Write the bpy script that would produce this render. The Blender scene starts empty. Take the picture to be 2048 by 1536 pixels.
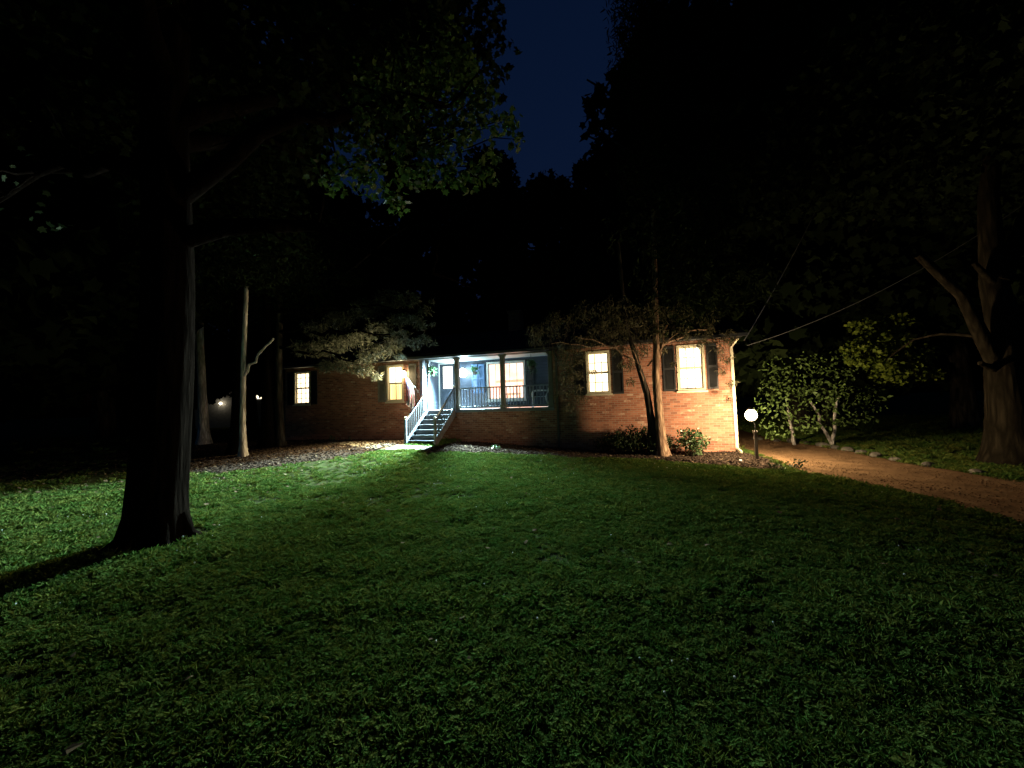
import bpy, math, random
import numpy as np
from mathutils import Matrix, Vector
R = math.radians
random.seed(7)
rng = np.random.default_rng(11)
sc = bpy.context.scene
col = sc.collection

# ---------------------------------------------------------------- camera, sky, exposure
EYE = 1.8
cam_d = bpy.data.cameras.new('camera')
cam = bpy.data.objects.new('camera', cam_d); col.objects.link(cam); sc.camera = cam
cam_d.sensor_width = 36; cam_d.lens = 769 / 2048 * 36
cam_d.clip_start = 0.05; cam_d.clip_end = 2000
roll, pitch = 0.03, math.atan(39 / 769)
ex = Vector((1, 0, 0)); ey = Vector((0, -math.sin(pitch), math.cos(pitch))); vw = Vector((0, math.cos(pitch), math.sin(pitch)))
c_, s_ = math.cos(-roll), math.sin(-roll)
rt = c_ * ex + s_ * ey; up = -s_ * ex + c_ * ey
cam.matrix_world = Matrix(((rt.x, up.x, -vw.x, 0), (rt.y, up.y, -vw.y, 0), (rt.z, up.z, -vw.z, EYE), (0, 0, 0, 1)))

world = bpy.data.worlds.new('World'); sc.world = world; world.use_nodes = True
wn = world.node_tree
bg = wn.nodes['Background']
sky = wn.nodes.new('ShaderNodeTexSky'); sky.sky_type = 'NISHITA'; sky.sun_disc = False
sky.sun_elevation = R(-3.0); sky.sun_rotation = R(200); sky.ozone_density = 4.0
tint = wn.nodes.new('ShaderNodeMix'); tint.data_type = 'RGBA'; tint.blend_type = 'MULTIPLY'; tint.inputs[0].default_value = 1; tint.inputs[7].default_value = (.75, 1.7, 1.25, 1)
wn.links.new(sky.outputs[0], tint.inputs[6]); wn.links.new(tint.outputs[2], bg.inputs[0]); bg.inputs[1].default_value = 0.36

sc.view_settings.view_transform = 'Standard'; sc.view_settings.look = 'None'
sc.view_settings.exposure = 0.0; sc.view_settings.gamma = 1.0
sc.render.engine = 'CYCLES'
sc.cycles.use_denoising = True
sc.cycles.max_bounces = 6; sc.cycles.transparent_max_bounces = 12
sc.cycles.sample_clamp_indirect = 3.0

# lamp strengths (each lamp is built with its lantern further down)
P_PORCH = 56000.0; P_WALL = 6500.0; P_POST = 1200.0
C_PORCH = (0.58, 0.92, 1.0); C_WALL = (1.0, 0.80, 0.42); C_POST = (1.0, 0.74, 0.42)

# ---------------------------------------------------------------- frames
HA = R(17.4)
HO = Vector((7.20832846, 12.54467859, 0))                 # right front corner of the house
HU = Vector((math.cos(HA), -math.sin(HA), 0)); HN = Vector((-math.sin(HA), -math.cos(HA), 0))
def hp(u, w, z=0.0): return HO + HU * u + HN * w + Vector((0, 0, z))
def sstep(t): t = np.clip(t, 0, 1); return t * t * (3 - 2 * t)
def terr(x, y):
    dx = np.asarray(x, float) - HO.x; dy = np.asarray(y, float) - HO.y
    u = dx * HU.x + dy * HU.y; w = dx * HN.x + dy * HN.y
    z = .40 * sstep((-u - 3) / 9) * sstep((9 - w) / 8)
    return z + .012 * np.sin(x * 1.7 + y * .6) * np.sin(y * 1.3 - x * .4)
def tz(x, y): return float(terr(x, y))

# ---------------------------------------------------------------- object helpers
def tag(o, label=None, cat=None, group=None, kind=None):
    if label: o['label'] = label
    if cat: o['category'] = cat
    if group: o['group'] = group
    if kind: o['kind'] = kind
    return o
def empty(name, loc, rz=0.0):
    o = bpy.data.objects.new(name, None); col.objects.link(o)
    o.location = loc; o.rotation_euler = (0, 0, rz); o.empty_display_size = .3
    return o
def hempty(name, u, w, z=0.0, rz=0.0): return empty(name, hp(u, w, z), -HA + rz)

class MB:
    def __init__(s): s.v = []; s.f = []; s.sm = []
    def add(s, vs, fs, smooth=False):
        b = len(s.v); s.v += [tuple(v) for v in vs]; s.f += [tuple(i + b for i in f) for f in fs]; s.sm += [smooth] * len(fs)
    def box(s, x0, x1, y0, y1, z0, z1, bev=0.0):
        if bev <= 0:
            vs = [(x, y, z) for z in (z0, z1) for y in (y0, y1) for x in (x0, x1)]
            s.add(vs, [(0, 2, 3, 1), (4, 5, 7, 6), (0, 1, 5, 4), (2, 6, 7, 3), (0, 4, 6, 2), (1, 3, 7, 5)])
        else:
            b = bev; vs = []
            for z, i in ((z0, b), (z0 + b, 0), (z1 - b, 0), (z1, b)):
                vs += [(x0 + i + b, y0 + i, z), (x1 - i - b, y0 + i, z), (x1 - i, y0 + i + b, z), (x1 - i, y1 - i - b, z),
                       (x1 - i - b, y1 - i, z), (x0 + i + b, y1 - i, z), (x0 + i, y1 - i - b, z), (x0 + i, y0 + i + b, z)]
            fs = [tuple(reversed(range(8))), tuple(range(24, 32))]
            for k in range(3):
                for j in range(8):
                    a = k * 8 + j; c = k * 8 + (j + 1) % 8
                    fs.append((a, c, c + 8, a + 8))
            s.add(vs, fs)
    def beam(s, p, q, wx, wz, upv=(0, 0, 1)):
        p, q = Vector(p), Vector(q); d = (q - p).normalized(); sd = d.cross(Vector(upv)).normalized(); u = sd.cross(d)
        vs = [e + sd * a * wx / 2 + u * b * wz / 2 for e in (p, q) for a, b in ((-1, -1), (1, -1), (1, 1), (-1, 1))]
        s.add(vs, [(3, 2, 1, 0), (4, 5, 6, 7), (0, 1, 5, 4), (1, 2, 6, 5), (2, 3, 7, 6), (3, 0, 4, 7)])
    def tube(s, pts, rad, n=8, bump=0.0, cap=True, seed=0):
        rr = random.Random(seed); pts = [Vector(p) for p in pts]; m = len(pts); vs = []
        ref = Vector((1, 0, 0)) if abs((pts[-1] - pts[0]).normalized().x) < .8 else Vector((0, 1, 0))
        ph = [rr.uniform(0, 6.28) for _ in range(4)]
        for i, p in enumerate(pts):
            d = (pts[min(i + 1, m - 1)] - pts[max(i - 1, 0)]).normalized()
            a = d.cross(ref).normalized(); b = d.cross(a)
            r = rad[i] if isinstance(rad, (list, tuple)) else rad
            for k in range(n):
                t = 2 * math.pi * k / n
                q = r * (1 + bump * (.6 * math.sin(3 * t + ph[0] + i * .15) + .5 * math.sin(7 * t + ph[1] - i * .2) + .4 * rr.uniform(-1, 1)))
                vs.append(p + a * math.cos(t) * q + b * math.sin(t) * q)
        fs = [(i * n + k, i * n + (k + 1) % n, (i + 1) * n + (k + 1) % n, (i + 1) * n + k) for i in range(m - 1) for k in range(n)]
        s.add(vs, fs, True)
        if cap: s.add([vs[k] for k in range(n)], [tuple(range(n))]); s.add([vs[(m - 1) * n + k] for k in range(n)], [tuple(reversed(range(n)))])
    def ball(s, c, r, n=12, sx=1, sy=1, sz=1, j=0.0, seed=0):
        rr = random.Random(seed); c = Vector(c); m = n // 2; vs = []
        for i in range(1, m):
            for k in range(n):
                a = math.pi * i / m; t = 2 * math.pi * k / n; q = r * (1 + j * rr.uniform(-1, 1))
                vs.append(c + Vector((q * sx * math.sin(a) * math.cos(t), q * sy * math.sin(a) * math.sin(t), q * sz * math.cos(a))))
        vs += [c + Vector((0, 0, r * sz)), c - Vector((0, 0, r * sz))]; T = len(vs) - 2
        fs = [(i * n + k, (i + 1) * n + k, (i + 1) * n + (k + 1) % n, i * n + (k + 1) % n) for i in range(m - 2) for k in range(n)]
        fs += [(T, k, (k + 1) % n) for k in range(n)] + [((m - 2) * n + (k + 1) % n, (m - 2) * n + k, T + 1) for k in range(n)]
        s.add(vs, fs, j < .05)
    def lathe(s, prof, n=16, c=(0, 0, 0)):
        vs = [(c[0] + r * math.cos(2 * math.pi * k / n), c[1] + r * math.sin(2 * math.pi * k / n), c[2] + z) for r, z in prof for k in range(n)]
        s.add(vs, [(i * n + k, i * n + (k + 1) % n, (i + 1) * n + (k + 1) % n, (i + 1) * n + k) for i in range(len(prof) - 1) for k in range(n)], True)
    def build(s, name, mat, parent=None, loc=None):
        me = bpy.data.meshes.new(name); me.from_pydata(s.v, [], s.f); me.update()
        me.polygons.foreach_set('use_smooth', s.sm)
        me.materials.append(mat)
        o = bpy.data.objects.new(name, me); col.objects.link(o)
        if parent: o.parent = parent
        if loc is not None: o.location = loc
        return o

def copy_tree(o, parent=None):
    c = o.copy(); col.objects.link(c); c.parent = parent
    for ch in list(o.children): copy_tree(ch, c)
    return c

def np_mesh(name, V, per, mat, parent=None):
    """V (N,k,3): N separate k-gons"""
    N, k, _ = V.shape
    me = bpy.data.meshes.new(name)
    me.vertices.add(N * k); me.vertices.foreach_set('co', V.reshape(-1).astype(np.float32))
    me.loops.add(N * k); me.loops.foreach_set('vertex_index', np.arange(N * k, dtype=np.int32))
    me.polygons.add(N); me.polygons.foreach_set('loop_start', np.arange(0, N * k, k, dtype=np.int32))
    try: me.polygons.foreach_set('loop_total', np.full(N, k, dtype=np.int32))
    except Exception: pass
    me.update(calc_edges=True); me.validate()
    me.materials.append(mat)
    o = bpy.data.objects.new(name, me); col.objects.link(o)
    if parent: o.parent = parent
    return o

# leaf outlines (x across, y along), tip at y=1
LOBED = np.array([(0, 0), (.22, .10), (.50, .16), (.36, .36), (.56, .62), (.26, .62), (.0, 1.0), (-.26, .62), (-.56, .62), (-.36, .36), (-.50, .16), (-.22, .10)])
OVAL = np.array([(0, 0), (.20, .25), (.24, .55), (0, 1), (-.24, .55), (-.20, .25)])
SPRAY = np.array([(0, 0), (.10, .3), (.07, .7), (0, 1), (-.08, .65), (-.09, .25)])
CLUMP = np.array([(0, 0), (.35, .1), (.30, .35), (.62, .5), (.28, .7), (.1, 1.0), (-.15, .72), (-.55, .8), (-.38, .45), (-.5, .2)])
def leaves(name, P, size, shape, mat, parent, droop=0.0, flat=0.0, fold=0.25):
    """leaf polygons at P (N,3); droop 0..1 makes them hang, flat 0..1 lays them level"""
    N = len(P); size = np.broadcast_to(size, N)
    d = rng.normal(size=(N, 3)); d[:, 2] = d[:, 2] * (1 - flat) - droop * 2.2
    d /= np.linalg.norm(d, axis=1)[:, None]
    h = rng.normal(size=(N, 3)); h[:, 2] += flat * 4 * np.sign(rng.uniform(-.2, 1, N))
    x = np.cross(d, h); x /= np.linalg.norm(x, axis=1)[:, None] + 1e-9
    n = np.cross(x, d)
    V = P[:, None, :] + size[:, None, None] * (x[:, None, :] * shape[None, :, 0, None] + d[:, None, :] * shape[None, :, 1, None]
        - n[:, None, :] * (np.abs(shape[None, :, 0, None]) * fold + shape[None, :, 1, None] ** 2 * .18))
    return np_mesh(name, V, len(shape), mat, parent)
def blobs(C, n):
    """C list of (x,y,z,r[,zscale]); n leaves per unit r^2"""
    out = []
    for c in C:
        k = max(4, int(n * c[3] ** 2)); v = rng.normal(size=(k, 3)); v /= np.linalg.norm(v, axis=1)[:, None]
        v *= (rng.uniform(0, 1, k) ** .45)[:, None] * c[3]; v[:, 2] *= c[4] if len(c) > 4 else .75
        # lumpy: drop leaves in random bites
        g = np.sin(v[:, 0] * 5.1 / c[3] + c[0]) + np.sin(v[:, 1] * 4.7 / c[3] + c[1] * 2) + np.sin(v[:, 2] * 5.5 / c[3] + c[2] * 3)
        v = v[g > -1.1]
        out.append(v + np.array(c[:3]))
    return np.concatenate(out)

# ---------------------------------------------------------------- materials
def new_mat(name):
    m = bpy.data.materials.new(name); m.use_nodes = True
    nt = m.node_tree; b = nt.nodes['Principled BSDF']
    return m, nt, b
def N(nt, t, **k):
    n = nt.nodes.new(t)
    for a, v in k.items(): setattr(n, a, v)
    return n
def ramp(nt, fac, stops):
    r = N(nt, 'ShaderNodeValToRGB'); e = r.color_ramp.elements
    while len(e) < len(stops): e.new(.5)
    for i, (p, c) in enumerate(stops): e[i].position = p; e[i].color = (*c, 1)
    nt.links.new(fac, r.inputs[0]); return r.outputs[0]
def coords(nt, scale=(1, 1, 1)):
    t = N(nt, 'ShaderNodeTexCoord'); m = N(nt, 'ShaderNodeMapping'); m.inputs['Scale'].default_value = scale
    nt.links.new(t.outputs['Object'], m.inputs[0]); return m.outputs[0]
def bump(nt, b, h, st=.4, dist=.02):
    n = N(nt, 'ShaderNodeBump'); n.inputs['Strength'].default_value = st; n.inputs['Distance'].default_value = dist
    nt.links.new(h, n.inputs['Height']); nt.links.new(n.outputs[0], b.inputs['Normal'])
def noisy(name, c1, c2, scale=4, rough=.6, bst=.3, bd=.01, stretch=(1, 1, 1), metal=0.0, detail=6, lo=.3, hi=.7, spec=.5):
    m, nt, b = new_mat(name); co = coords(nt, stretch)
    n = N(nt, 'ShaderNodeTexNoise'); n.inputs['Scale'].default_value = scale; n.inputs['Detail'].default_value = detail
    nt.links.new(co, n.inputs['Vector'])
    nt.links.new(ramp(nt, n.outputs[0], [(lo, c1), (hi, c2)]), b.inputs['Base Color'])
    b.inputs['Roughness'].default_value = rough; b.inputs['Metallic'].default_value = metal
    if rough >= .9: spec = 0
    b.inputs['Specular IOR Level'].default_value = spec
    if bst: bump(nt, b, n.outputs[0], bst, bd)
    return m
def foliage(name, c1, c2, trans=.35, rough=.5, spec=.5):
    m, nt, b = new_mat(name)
    g = N(nt, 'ShaderNodeNewGeometry')
    cr = ramp(nt, g.outputs['Random Per Island'], [(0, c1), (1, c2)])
    nt.links.new(cr, b.inputs['Base Color']); b.inputs['Roughness'].default_value = rough
    b.inputs['Specular IOR Level'].default_value = spec
    t = N(nt, 'ShaderNodeBsdfTranslucent'); mx = N(nt, 'ShaderNodeMixShader'); mx.inputs[0].default_value = trans
    nt.links.new(cr, t.inputs[0]); nt.links.new(b.outputs[0], mx.inputs[1]); nt.links.new(t.outputs[0], mx.inputs[2])
    nt.links.new(mx.outputs[0], nt.nodes['Material Output'].inputs[0]); return m
def emit(name, c, s):
    m, nt, b = new_mat(name); b.inputs['Base Color'].default_value = (.8, .8, .8, 1)
    b.inputs['Emission Color'].default_value = (*c, 1); b.inputs['Emission Strength'].default_value = s; return m
def bark(name, c1, c2, sc_=6, st=.8):
    m, nt, b = new_mat(name); co = coords(nt, (1, 1, .18))
    n = N(nt, 'ShaderNodeTexNoise'); n.inputs['Scale'].default_value = sc_ * 2; n.inputs['Detail'].default_value = 8; n.inputs['Distortion'].default_value = .6
    v = N(nt, 'ShaderNodeTexVoronoi'); v.feature = 'DISTANCE_TO_EDGE'; v.inputs['Scale'].default_value = sc_
    nt.links.new(co, n.inputs['Vector']); nt.links.new(co, v.inputs['Vector'])
    mu = N(nt, 'ShaderNodeMath', operation='MULTIPLY'); nt.links.new(n.outputs[0], mu.inputs[0])
    a = N(nt, 'ShaderNodeMath', operation='MULTIPLY_ADD'); a.inputs[1].default_value = 1.6; a.inputs[2].default_value = .35; a.use_clamp = True
    nt.links.new(v.outputs['Distance'], a.inputs[0]); nt.links.new(a.outputs[0], mu.inputs[1])
    nt.links.new(ramp(nt, mu.outputs[0], [(.12, c1), (.55, c2)]), b.inputs['Base Color'])
    b.inputs['Roughness'].default_value = .95; b.inputs['Specular IOR Level'].default_value = 0; bump(nt, b, mu.outputs[0], st, .04); return m
def brickmat():
    m, nt, b = new_mat('red_brick')
    t = N(nt, 'ShaderNodeTexCoord'); s = N(nt, 'ShaderNodeSeparateXYZ'); nt.links.new(t.outputs['Object'], s.inputs[0])
    ad = N(nt, 'ShaderNodeMath', operation='ADD'); nt.links.new(s.outputs[0], ad.inputs[0]); nt.links.new(s.outputs[1], ad.inputs[1])
    cx = N(nt, 'ShaderNodeCombineXYZ'); nt.links.new(ad.outputs[0], cx.inputs[0]); nt.links.new(s.outputs[2], cx.inputs[1])
    br = N(nt, 'ShaderNodeTexBrick'); br.offset = .5
    br.inputs['Scale'].default_value = 1; br.inputs['Brick Width'].default_value = .215; br.inputs['Row Height'].default_value = .075
    br.inputs['Mortar Size'].default_value = .007; br.inputs['Mortar Smooth'].default_value = .3
    br.inputs['Color1'].default_value = (0, 0, 0, 1); br.inputs['Color2'].default_value = (1, 1, 1, 1); br.inputs['Mortar'].default_value = (.5, .5, .5, 1)
    nt.links.new(cx.outputs[0], br.inputs['Vector'])
    nz = N(nt, 'ShaderNodeTexNoise'); nz.inputs['Scale'].default_value = 14; nz.inputs['Detail'].default_value = 4
    nt.links.new(t.outputs['Object'], nz.inputs['Vector'])
    mixv = N(nt, 'ShaderNodeMath', operation='MULTIPLY_ADD'); mixv.inputs[1].default_value = .35
    nt.links.new(nz.outputs[0], mixv.inputs[0]); 
    bw = N(nt, 'ShaderNodeRGBToBW'); nt.links.new(br.outputs['Color'], bw.inputs[0])
    sc2 = N(nt, 'ShaderNodeMath', operation='MULTIPLY'); sc2.inputs[1].default_value = .8; nt.links.new(bw.outputs[0], sc2.inputs[0])
    nt.links.new(sc2.outputs[0], mixv.inputs[2])
    cr = ramp(nt, mixv.outputs[0], [(.12, (.13, .048, .028)), (.35, (.24, .088, .048)), (.62, (.29, .11, .062)), (.93, (.35, .15, .088)), (1.0, (.48, .33, .24))])
    mo = N(nt, 'ShaderNodeMix', data_type='RGBA'); mo.inputs[7].default_value = (.27, .22, .17, 1)
    nt.links.new(br.outputs['Fac'], mo.inputs[0]); nt.links.new(cr, mo.inputs[6])
    nt.links.new(mo.outputs[2], b.inputs['Base Color']); b.inputs['Roughness'].default_value = .85
    inv = N(nt, 'ShaderNodeMath', operation='MULTIPLY_ADD'); inv.inputs[1].default_value = -1; nt.links.new(br.outputs['Fac'], inv.inputs[0])
    nt.links.new(mixv.outputs[0], inv.inputs[2]); bump(nt, b, inv.outputs[0], .9, .012)
    return m
M = {}
M['brick'] = brickmat()
M['white'] = noisy('white_paint', (.66, .66, .64), (.78, .78, .76), 3, .5, .1)
M['cream'] = noisy('cream_paint', (.50, .44, .32), (.62, .56, .42), 3, .5, .1)
M['navy'] = noisy('dark_paint', (.012, .015, .022), (.020, .024, .034), 3, .5, .1)
def siding():
    m, nt, b = new_mat('dark_clapboard'); t = N(nt, 'ShaderNodeTexCoord'); w_ = N(nt, 'ShaderNodeTexWave', wave_type='BANDS', bands_direction='Z', wave_profile='SAW'); w_.inputs['Scale'].default_value = .314 / .13
    nt.links.new(t.outputs['Object'], w_.inputs['Vector']); b.inputs['Base Color'].default_value = (.013, .017, .028, 1); b.inputs['Roughness'].default_value = .6; b.inputs['Specular IOR Level'].default_value = .3; bump(nt, b, w_.outputs['Fac'], .8, .012); return m
M['siding'] = siding()
M['shutter'] = noisy('black_shutter_paint', (.012, .013, .014), (.022, .022, .024), 5, .45, .1)
M['blueshut'] = noisy('blue_shutter_paint', (.05, .10, .20), (.07, .13, .25), 5, .45, .1)
M['deck'] = noisy('grey_deck_paint', (.10, .105, .115), (.16, .165, .18), 6, .6, .2, stretch=(1, 8, 1))
M['greywood'] = noisy('painted_wood', (.16, .165, .18), (.26, .27, .29), 5, .6, .2)
M['darkwood'] = noisy('dark_stained_wood', (.05, .04, .032), (.10, .08, .065), 6, .7, .3)
M['column'] = noisy('column_paint', (.10, .09, .075), (.15, .135, .11), 6, .6, .1)
M['roof'] = noisy('asphalt_shingle', (.02, .02, .022), (.05, .048, .046), 30, .9, .5, stretch=(1, 3, 3))
M['plastic'] = noisy('white_resin', (.70, .72, .74), (.78, .80, .82), 2, .35, 0)
M['metal'] = noisy('dark_metal', (.02, .02, .02), (.04, .038, .035), 20, .4, .1, metal=.6)
M['steel'] = noisy('brushed_steel', (.5, .5, .5), (.65, .65, .65), 30, .3, 0, metal=.9)
M['stone'] = noisy('field_stone', (.05, .045, .04), (.13, .12, .10), 7, .9, .6, .03)
M['concrete'] = noisy('worn_concrete', (.09, .085, .07), (.17, .16, .125), 5, .9, .4)
M['mulch'] = noisy('bark_mulch', (.018, .013, .010), (.06, .043, .033), 26, .95, 1.0, .03, detail=10)
M['gravel'] = noisy('packed_gravel', (.085, .052, .028), (.15, .092, .05), 2.2, .95, .7, .03, detail=14)
M['soil'] = noisy('lawn_soil', (.018, .022, .010), (.045, .055, .022), 3, .95, .8, .04, detail=12)
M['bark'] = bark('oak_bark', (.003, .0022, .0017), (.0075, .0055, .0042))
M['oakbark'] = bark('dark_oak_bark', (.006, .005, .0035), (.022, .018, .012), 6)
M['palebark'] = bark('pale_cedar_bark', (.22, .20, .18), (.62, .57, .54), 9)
M['redbark'] = bark('cedar_bark', (.10, .06, .04), (.40, .27, .18), 10)
M['greybark'] = bark('grey_bark', (.012, .010, .008), (.07, .06, .048), 6)
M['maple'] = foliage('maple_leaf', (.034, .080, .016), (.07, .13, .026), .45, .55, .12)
M['dark'] = foliage('shaded_leaf', (.006, .010, .004), (.013, .019, .007), .12, .8, .0)  # crown leaves outside the lamplight, their shade put into the colour
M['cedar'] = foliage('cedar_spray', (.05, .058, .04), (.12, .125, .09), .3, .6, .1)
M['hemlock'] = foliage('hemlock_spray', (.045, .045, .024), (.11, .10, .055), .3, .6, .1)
M['magnolia'] = foliage('broad_leaf', (.05, .085, .022), (.09, .14, .04), .3, .5, .15)
M['yellowleaf'] = foliage('yellow_green_leaf', (.055, .085, .012), (.11, .14, .02), .4, .6, .1)
M['shrub'] = foliage('shrub_leaf', (.035, .07, .025), (.07, .11, .04), .25, .45)
M['darkshrub'] = foliage('dark_shrub_leaf', (.012, .022, .008), (.03, .045, .018), .2, .6, .1)
M['fern'] = foliage('fern_leaf', (.05, .12, .05), (.09, .2, .08), .35, .45)
M['blade'] = foliage('grass_blade', (.056, .100, .024), (.115, .165, .042), .45, .7, 0)
def grass_tone():
    nt = M['blade'].node_tree; oi = N(nt, 'ShaderNodeObjectInfo'); cr = next(n for n in nt.nodes if n.type == 'VALTORGB')
    tn = ramp(nt, oi.outputs['Random'], [(0, (.7, .95, .8)), (.45, (1, 1, 1)), (.8, (1.25, 1.05, .9)), (1, (1.5, 1.12, 1.0))])
    mx = N(nt, 'ShaderNodeMix', data_type='RGBA', blend_type='MULTIPLY'); mx.inputs[0].default_value = 1
    nt.links.new(cr.outputs[0], mx.inputs[6]); nt.links.new(tn, mx.inputs[7])
    for n in nt.nodes:
        if n.type == 'BSDF_PRINCIPLED': nt.links.new(mx.outputs[2], n.inputs['Base Color'])
        if n.type == 'BSDF_TRANSLUCENT': nt.links.new(mx.outputs[2], n.inputs[0])
grass_tone()
M['litter'] = foliage('dry_leaf', (.05, .032, .018), (.20, .15, .095), .2, .7, 0)
def glassmat():
    m, nt, b = new_mat('window_glass'); tr = N(nt, 'ShaderNodeBsdfTransparent'); gl = N(nt, 'ShaderNodeBsdfGlossy'); gl.inputs['Roughness'].default_value = .03
    mx = N(nt, 'ShaderNodeMixShader'); mx.inputs[0].default_value = .06
    nt.links.new(tr.outputs[0], mx.inputs[1]); nt.links.new(gl.outputs[0], mx.inputs[2]); nt.links.new(mx.outputs[0], nt.nodes['Material Output'].inputs[0]); return m
M['glass'] = glassmat()
def litcurtain(name, c1, c2, st, scale=(9, 1, .2)):
    """cloth or room seen through a window, lamplight put in as its own glow"""
    m, nt, b = new_mat(name); co = coords(nt, scale)
    n = N(nt, 'ShaderNodeTexNoise'); n.inputs['Scale'].default_value = 1.0; n.inputs['Detail'].default_value = 3
    nt.links.new(co, n.inputs['Vector']); cr = ramp(nt, n.outputs[0], [(.35, c1), (.6, c2)])
    nt.links.new(cr, b.inputs['Base Color']); nt.links.new(cr, b.inputs['Emission Color']); b.inputs['Emission Strength'].default_value = st; return m
M['curt'] = litcurtain('lit_sheer_curtain', (1.0, .78, .46), (1.0, .90, .68), 2.3)
M['curt_y'] = litcurtain('lit_yellow_curtain', (.70, .46, .16), (1.0, .82, .42), 1.25, (22, 1, .1))
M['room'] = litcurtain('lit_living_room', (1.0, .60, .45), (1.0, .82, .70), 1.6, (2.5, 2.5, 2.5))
M['blind'] = litcurtain('lit_blind', (1.0, .90, .72), (1.0, .93, .78), 2.2)
M['mantel'] = emit('lamplight_glow_wood', (.9, .38, .16), .8)  # wood glows by itself, room lamplight put into its colour
def globe_mat(name, c, s):
    """clear lamp globe, glowing, that lets the lamp inside shine through"""
    m, nt, b = new_mat(name); t = N(nt, 'ShaderNodeBsdfTransparent'); e = N(nt, 'ShaderNodeEmission'); e.inputs[0].default_value = (*c, 1); e.inputs[1].default_value = s
    mx = N(nt, 'ShaderNodeAddShader'); nt.links.new(t.outputs[0], mx.inputs[0]); nt.links.new(e.outputs[0], mx.inputs[1]); nt.links.new(mx.outputs[0], nt.nodes['Material Output'].inputs[0]); return m
M['bulb_cool'] = globe_mat('cool_bulb', (.75, .9, 1.0), 12)
M['bulb_warm'] = globe_mat('warm_bulb', (1.0, .82, .52), 10)
M['cable'] = noisy('cable_sheath', (.05, .05, .05), (.09, .09, .088), 20, .6, 0)
M['steppaint'] = noisy('step_paint', (.04, .04, .046), (.07, .07, .078), 6, .7, .2, spec=.1)
M['railpaint'] = noisy('rail_paint', (.045, .048, .055), (.07, .075, .085), 6, .7, .2, spec=.1)
M['trimdark'] = noisy('blue_grey_trim', (.07, .08, .10), (.10, .11, .135), 3, .5, .1)
M['trim'] = noisy('porch_trim_paint', (.20, .21, .23), (.26, .27, .29), 3, .5, .1)

# ---------------------------------------------------------------- ground, bed, drive
def inpoly(x, y, P):
    x = np.asarray(x); y = np.asarray(y); ins = np.zeros(x.shape, bool); n = len(P)
    for i in range(n):
        x0, y0 = P[i]; x1, y1 = P[(i + 1) % n]
        if y0 == y1: continue
        c = ((y0 > y) != (y1 > y)) & (x < (x1 - x0) * (y - y0) / (y1 - y0) + x0); ins ^= c
    return ins
def sheet(name, xs, ys, off, mat, keep=None):
    X, Y = np.meshgrid(xs, ys); Z = terr(X, Y) + off; nx = len(xs)
    vs = np.stack([X, Y, Z], -1).reshape(-1, 3)
    fs = []
    K = keep((X[:-1, :-1] + X[1:, 1:]) / 2, (Y[:-1, :-1] + Y[1:, 1:]) / 2) if keep else np.ones((len(ys) - 1, nx - 1), bool)
    for j, i in zip(*np.nonzero(K)):
        a = int(j * nx + i); fs.append((a, a + 1, a + nx + 1, a + nx))
    used = sorted({i for f in fs for i in f}); mp = {k: q for q, k in enumerate(used)}
    me = bpy.data.meshes.new(name); me.from_pydata([tuple(vs[k]) for k in used], [], [tuple(mp[i] for i in f) for f in fs]); me.update()
    me.polygons.foreach_set('use_smooth', [True] * len(fs)); me.materials.append(mat)
    o = bpy.data.objects.new(name, me); col.objects.link(o); return tag(o, kind='structure')
gx = np.concatenate([[-600, -200, -90, -50, -35], np.arange(-26, 22.1, .5), [30, 45, 90, 200, 600]])
gy = np.concatenate([[-600, -150, -40, -15], np.arange(-6, 30.1, .5), [40, 60, 100, 250, 700]])
sheet('ground', gx, gy, 0.0, M['soil'])

def h2(u, w): p = hp(u, w); return (p.x, p.y)
BED_R = [(-2.9, 12.55), (-.45, 12.45), (1.4, 12.25), (3.4, 11.7), (4.7, 10.8), (5.7, 9.85), (6.25, 9.1), (6.6, 9.6), (7.15, 10.9), h2(.25, .1), h2(0, -.1), h2(-9.9, -.1), h2(-9.9, 1.7), h2(-10.2, 2.4)]
BED_L = [h2(-11.3, 1.9), (-4.9, 12.6), (-5.9, 11.9), (-7.0, 11.3), (-8.2, 10.7), (-10.0, 11.2), (-12.5, 12.6), (-15.5, 15), (-17.5, 18), (-15, 20.5), h2(-18.9, -.1), h2(-11.3, -.1)]
PATH = [h2(-10.0, 1.85), h2(-9.95, 2.5), h2(-11.2, 2.9), h2(-12.4, 2.5), h2(-13.6, 1.9), h2(-15.4, 1.35), h2(-15.4, .75), h2(-13.4, 1.05), h2(-12.2, 1.55), h2(-11.35, 1.85)]
bx_ = np.arange(-18, 8.1, .1); by_ = np.arange(8.5, 21, .1)
bed = sheet('mulch_bed', bx_, by_, .014, M['mulch'], lambda x, y: inpoly(x + .08 * np.sin(y * 5), y + .07 * np.sin(x * 4.3), BED_R) | inpoly(x + .1 * np.sin(y * 3), y + .1 * np.sin(x * 4.3), BED_L))
path = sheet('path', np.arange(-9, -2.5, .06), np.arange(11, 18, .06), .024, M['concrete'], lambda x, y: inpoly(x, y, PATH))
DL = [(11.0, 26), (10.3, 21), (8.75, 16), (7.8, 13.5), (7.45, 11.6), (7.2, 10.6), (6.8, 9.4), (6.95, 8.1), (6.95, 7.0), (6.95, 6.28), (6.6, 4.8), (6.2, 2), (6.0, -8)]
DR = [(13.6, 26), (12.2, 20.5), (10.9, 16.8), (10.45, 14.9), (10.5, 13.4), (10.3, 12.0), (10.02, 10.8), (9.85, 9.9), (9.75, 8.6), (9.75, 7.4), (9.8, 5.4), (10, 2), (10.2, -8)]
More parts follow.
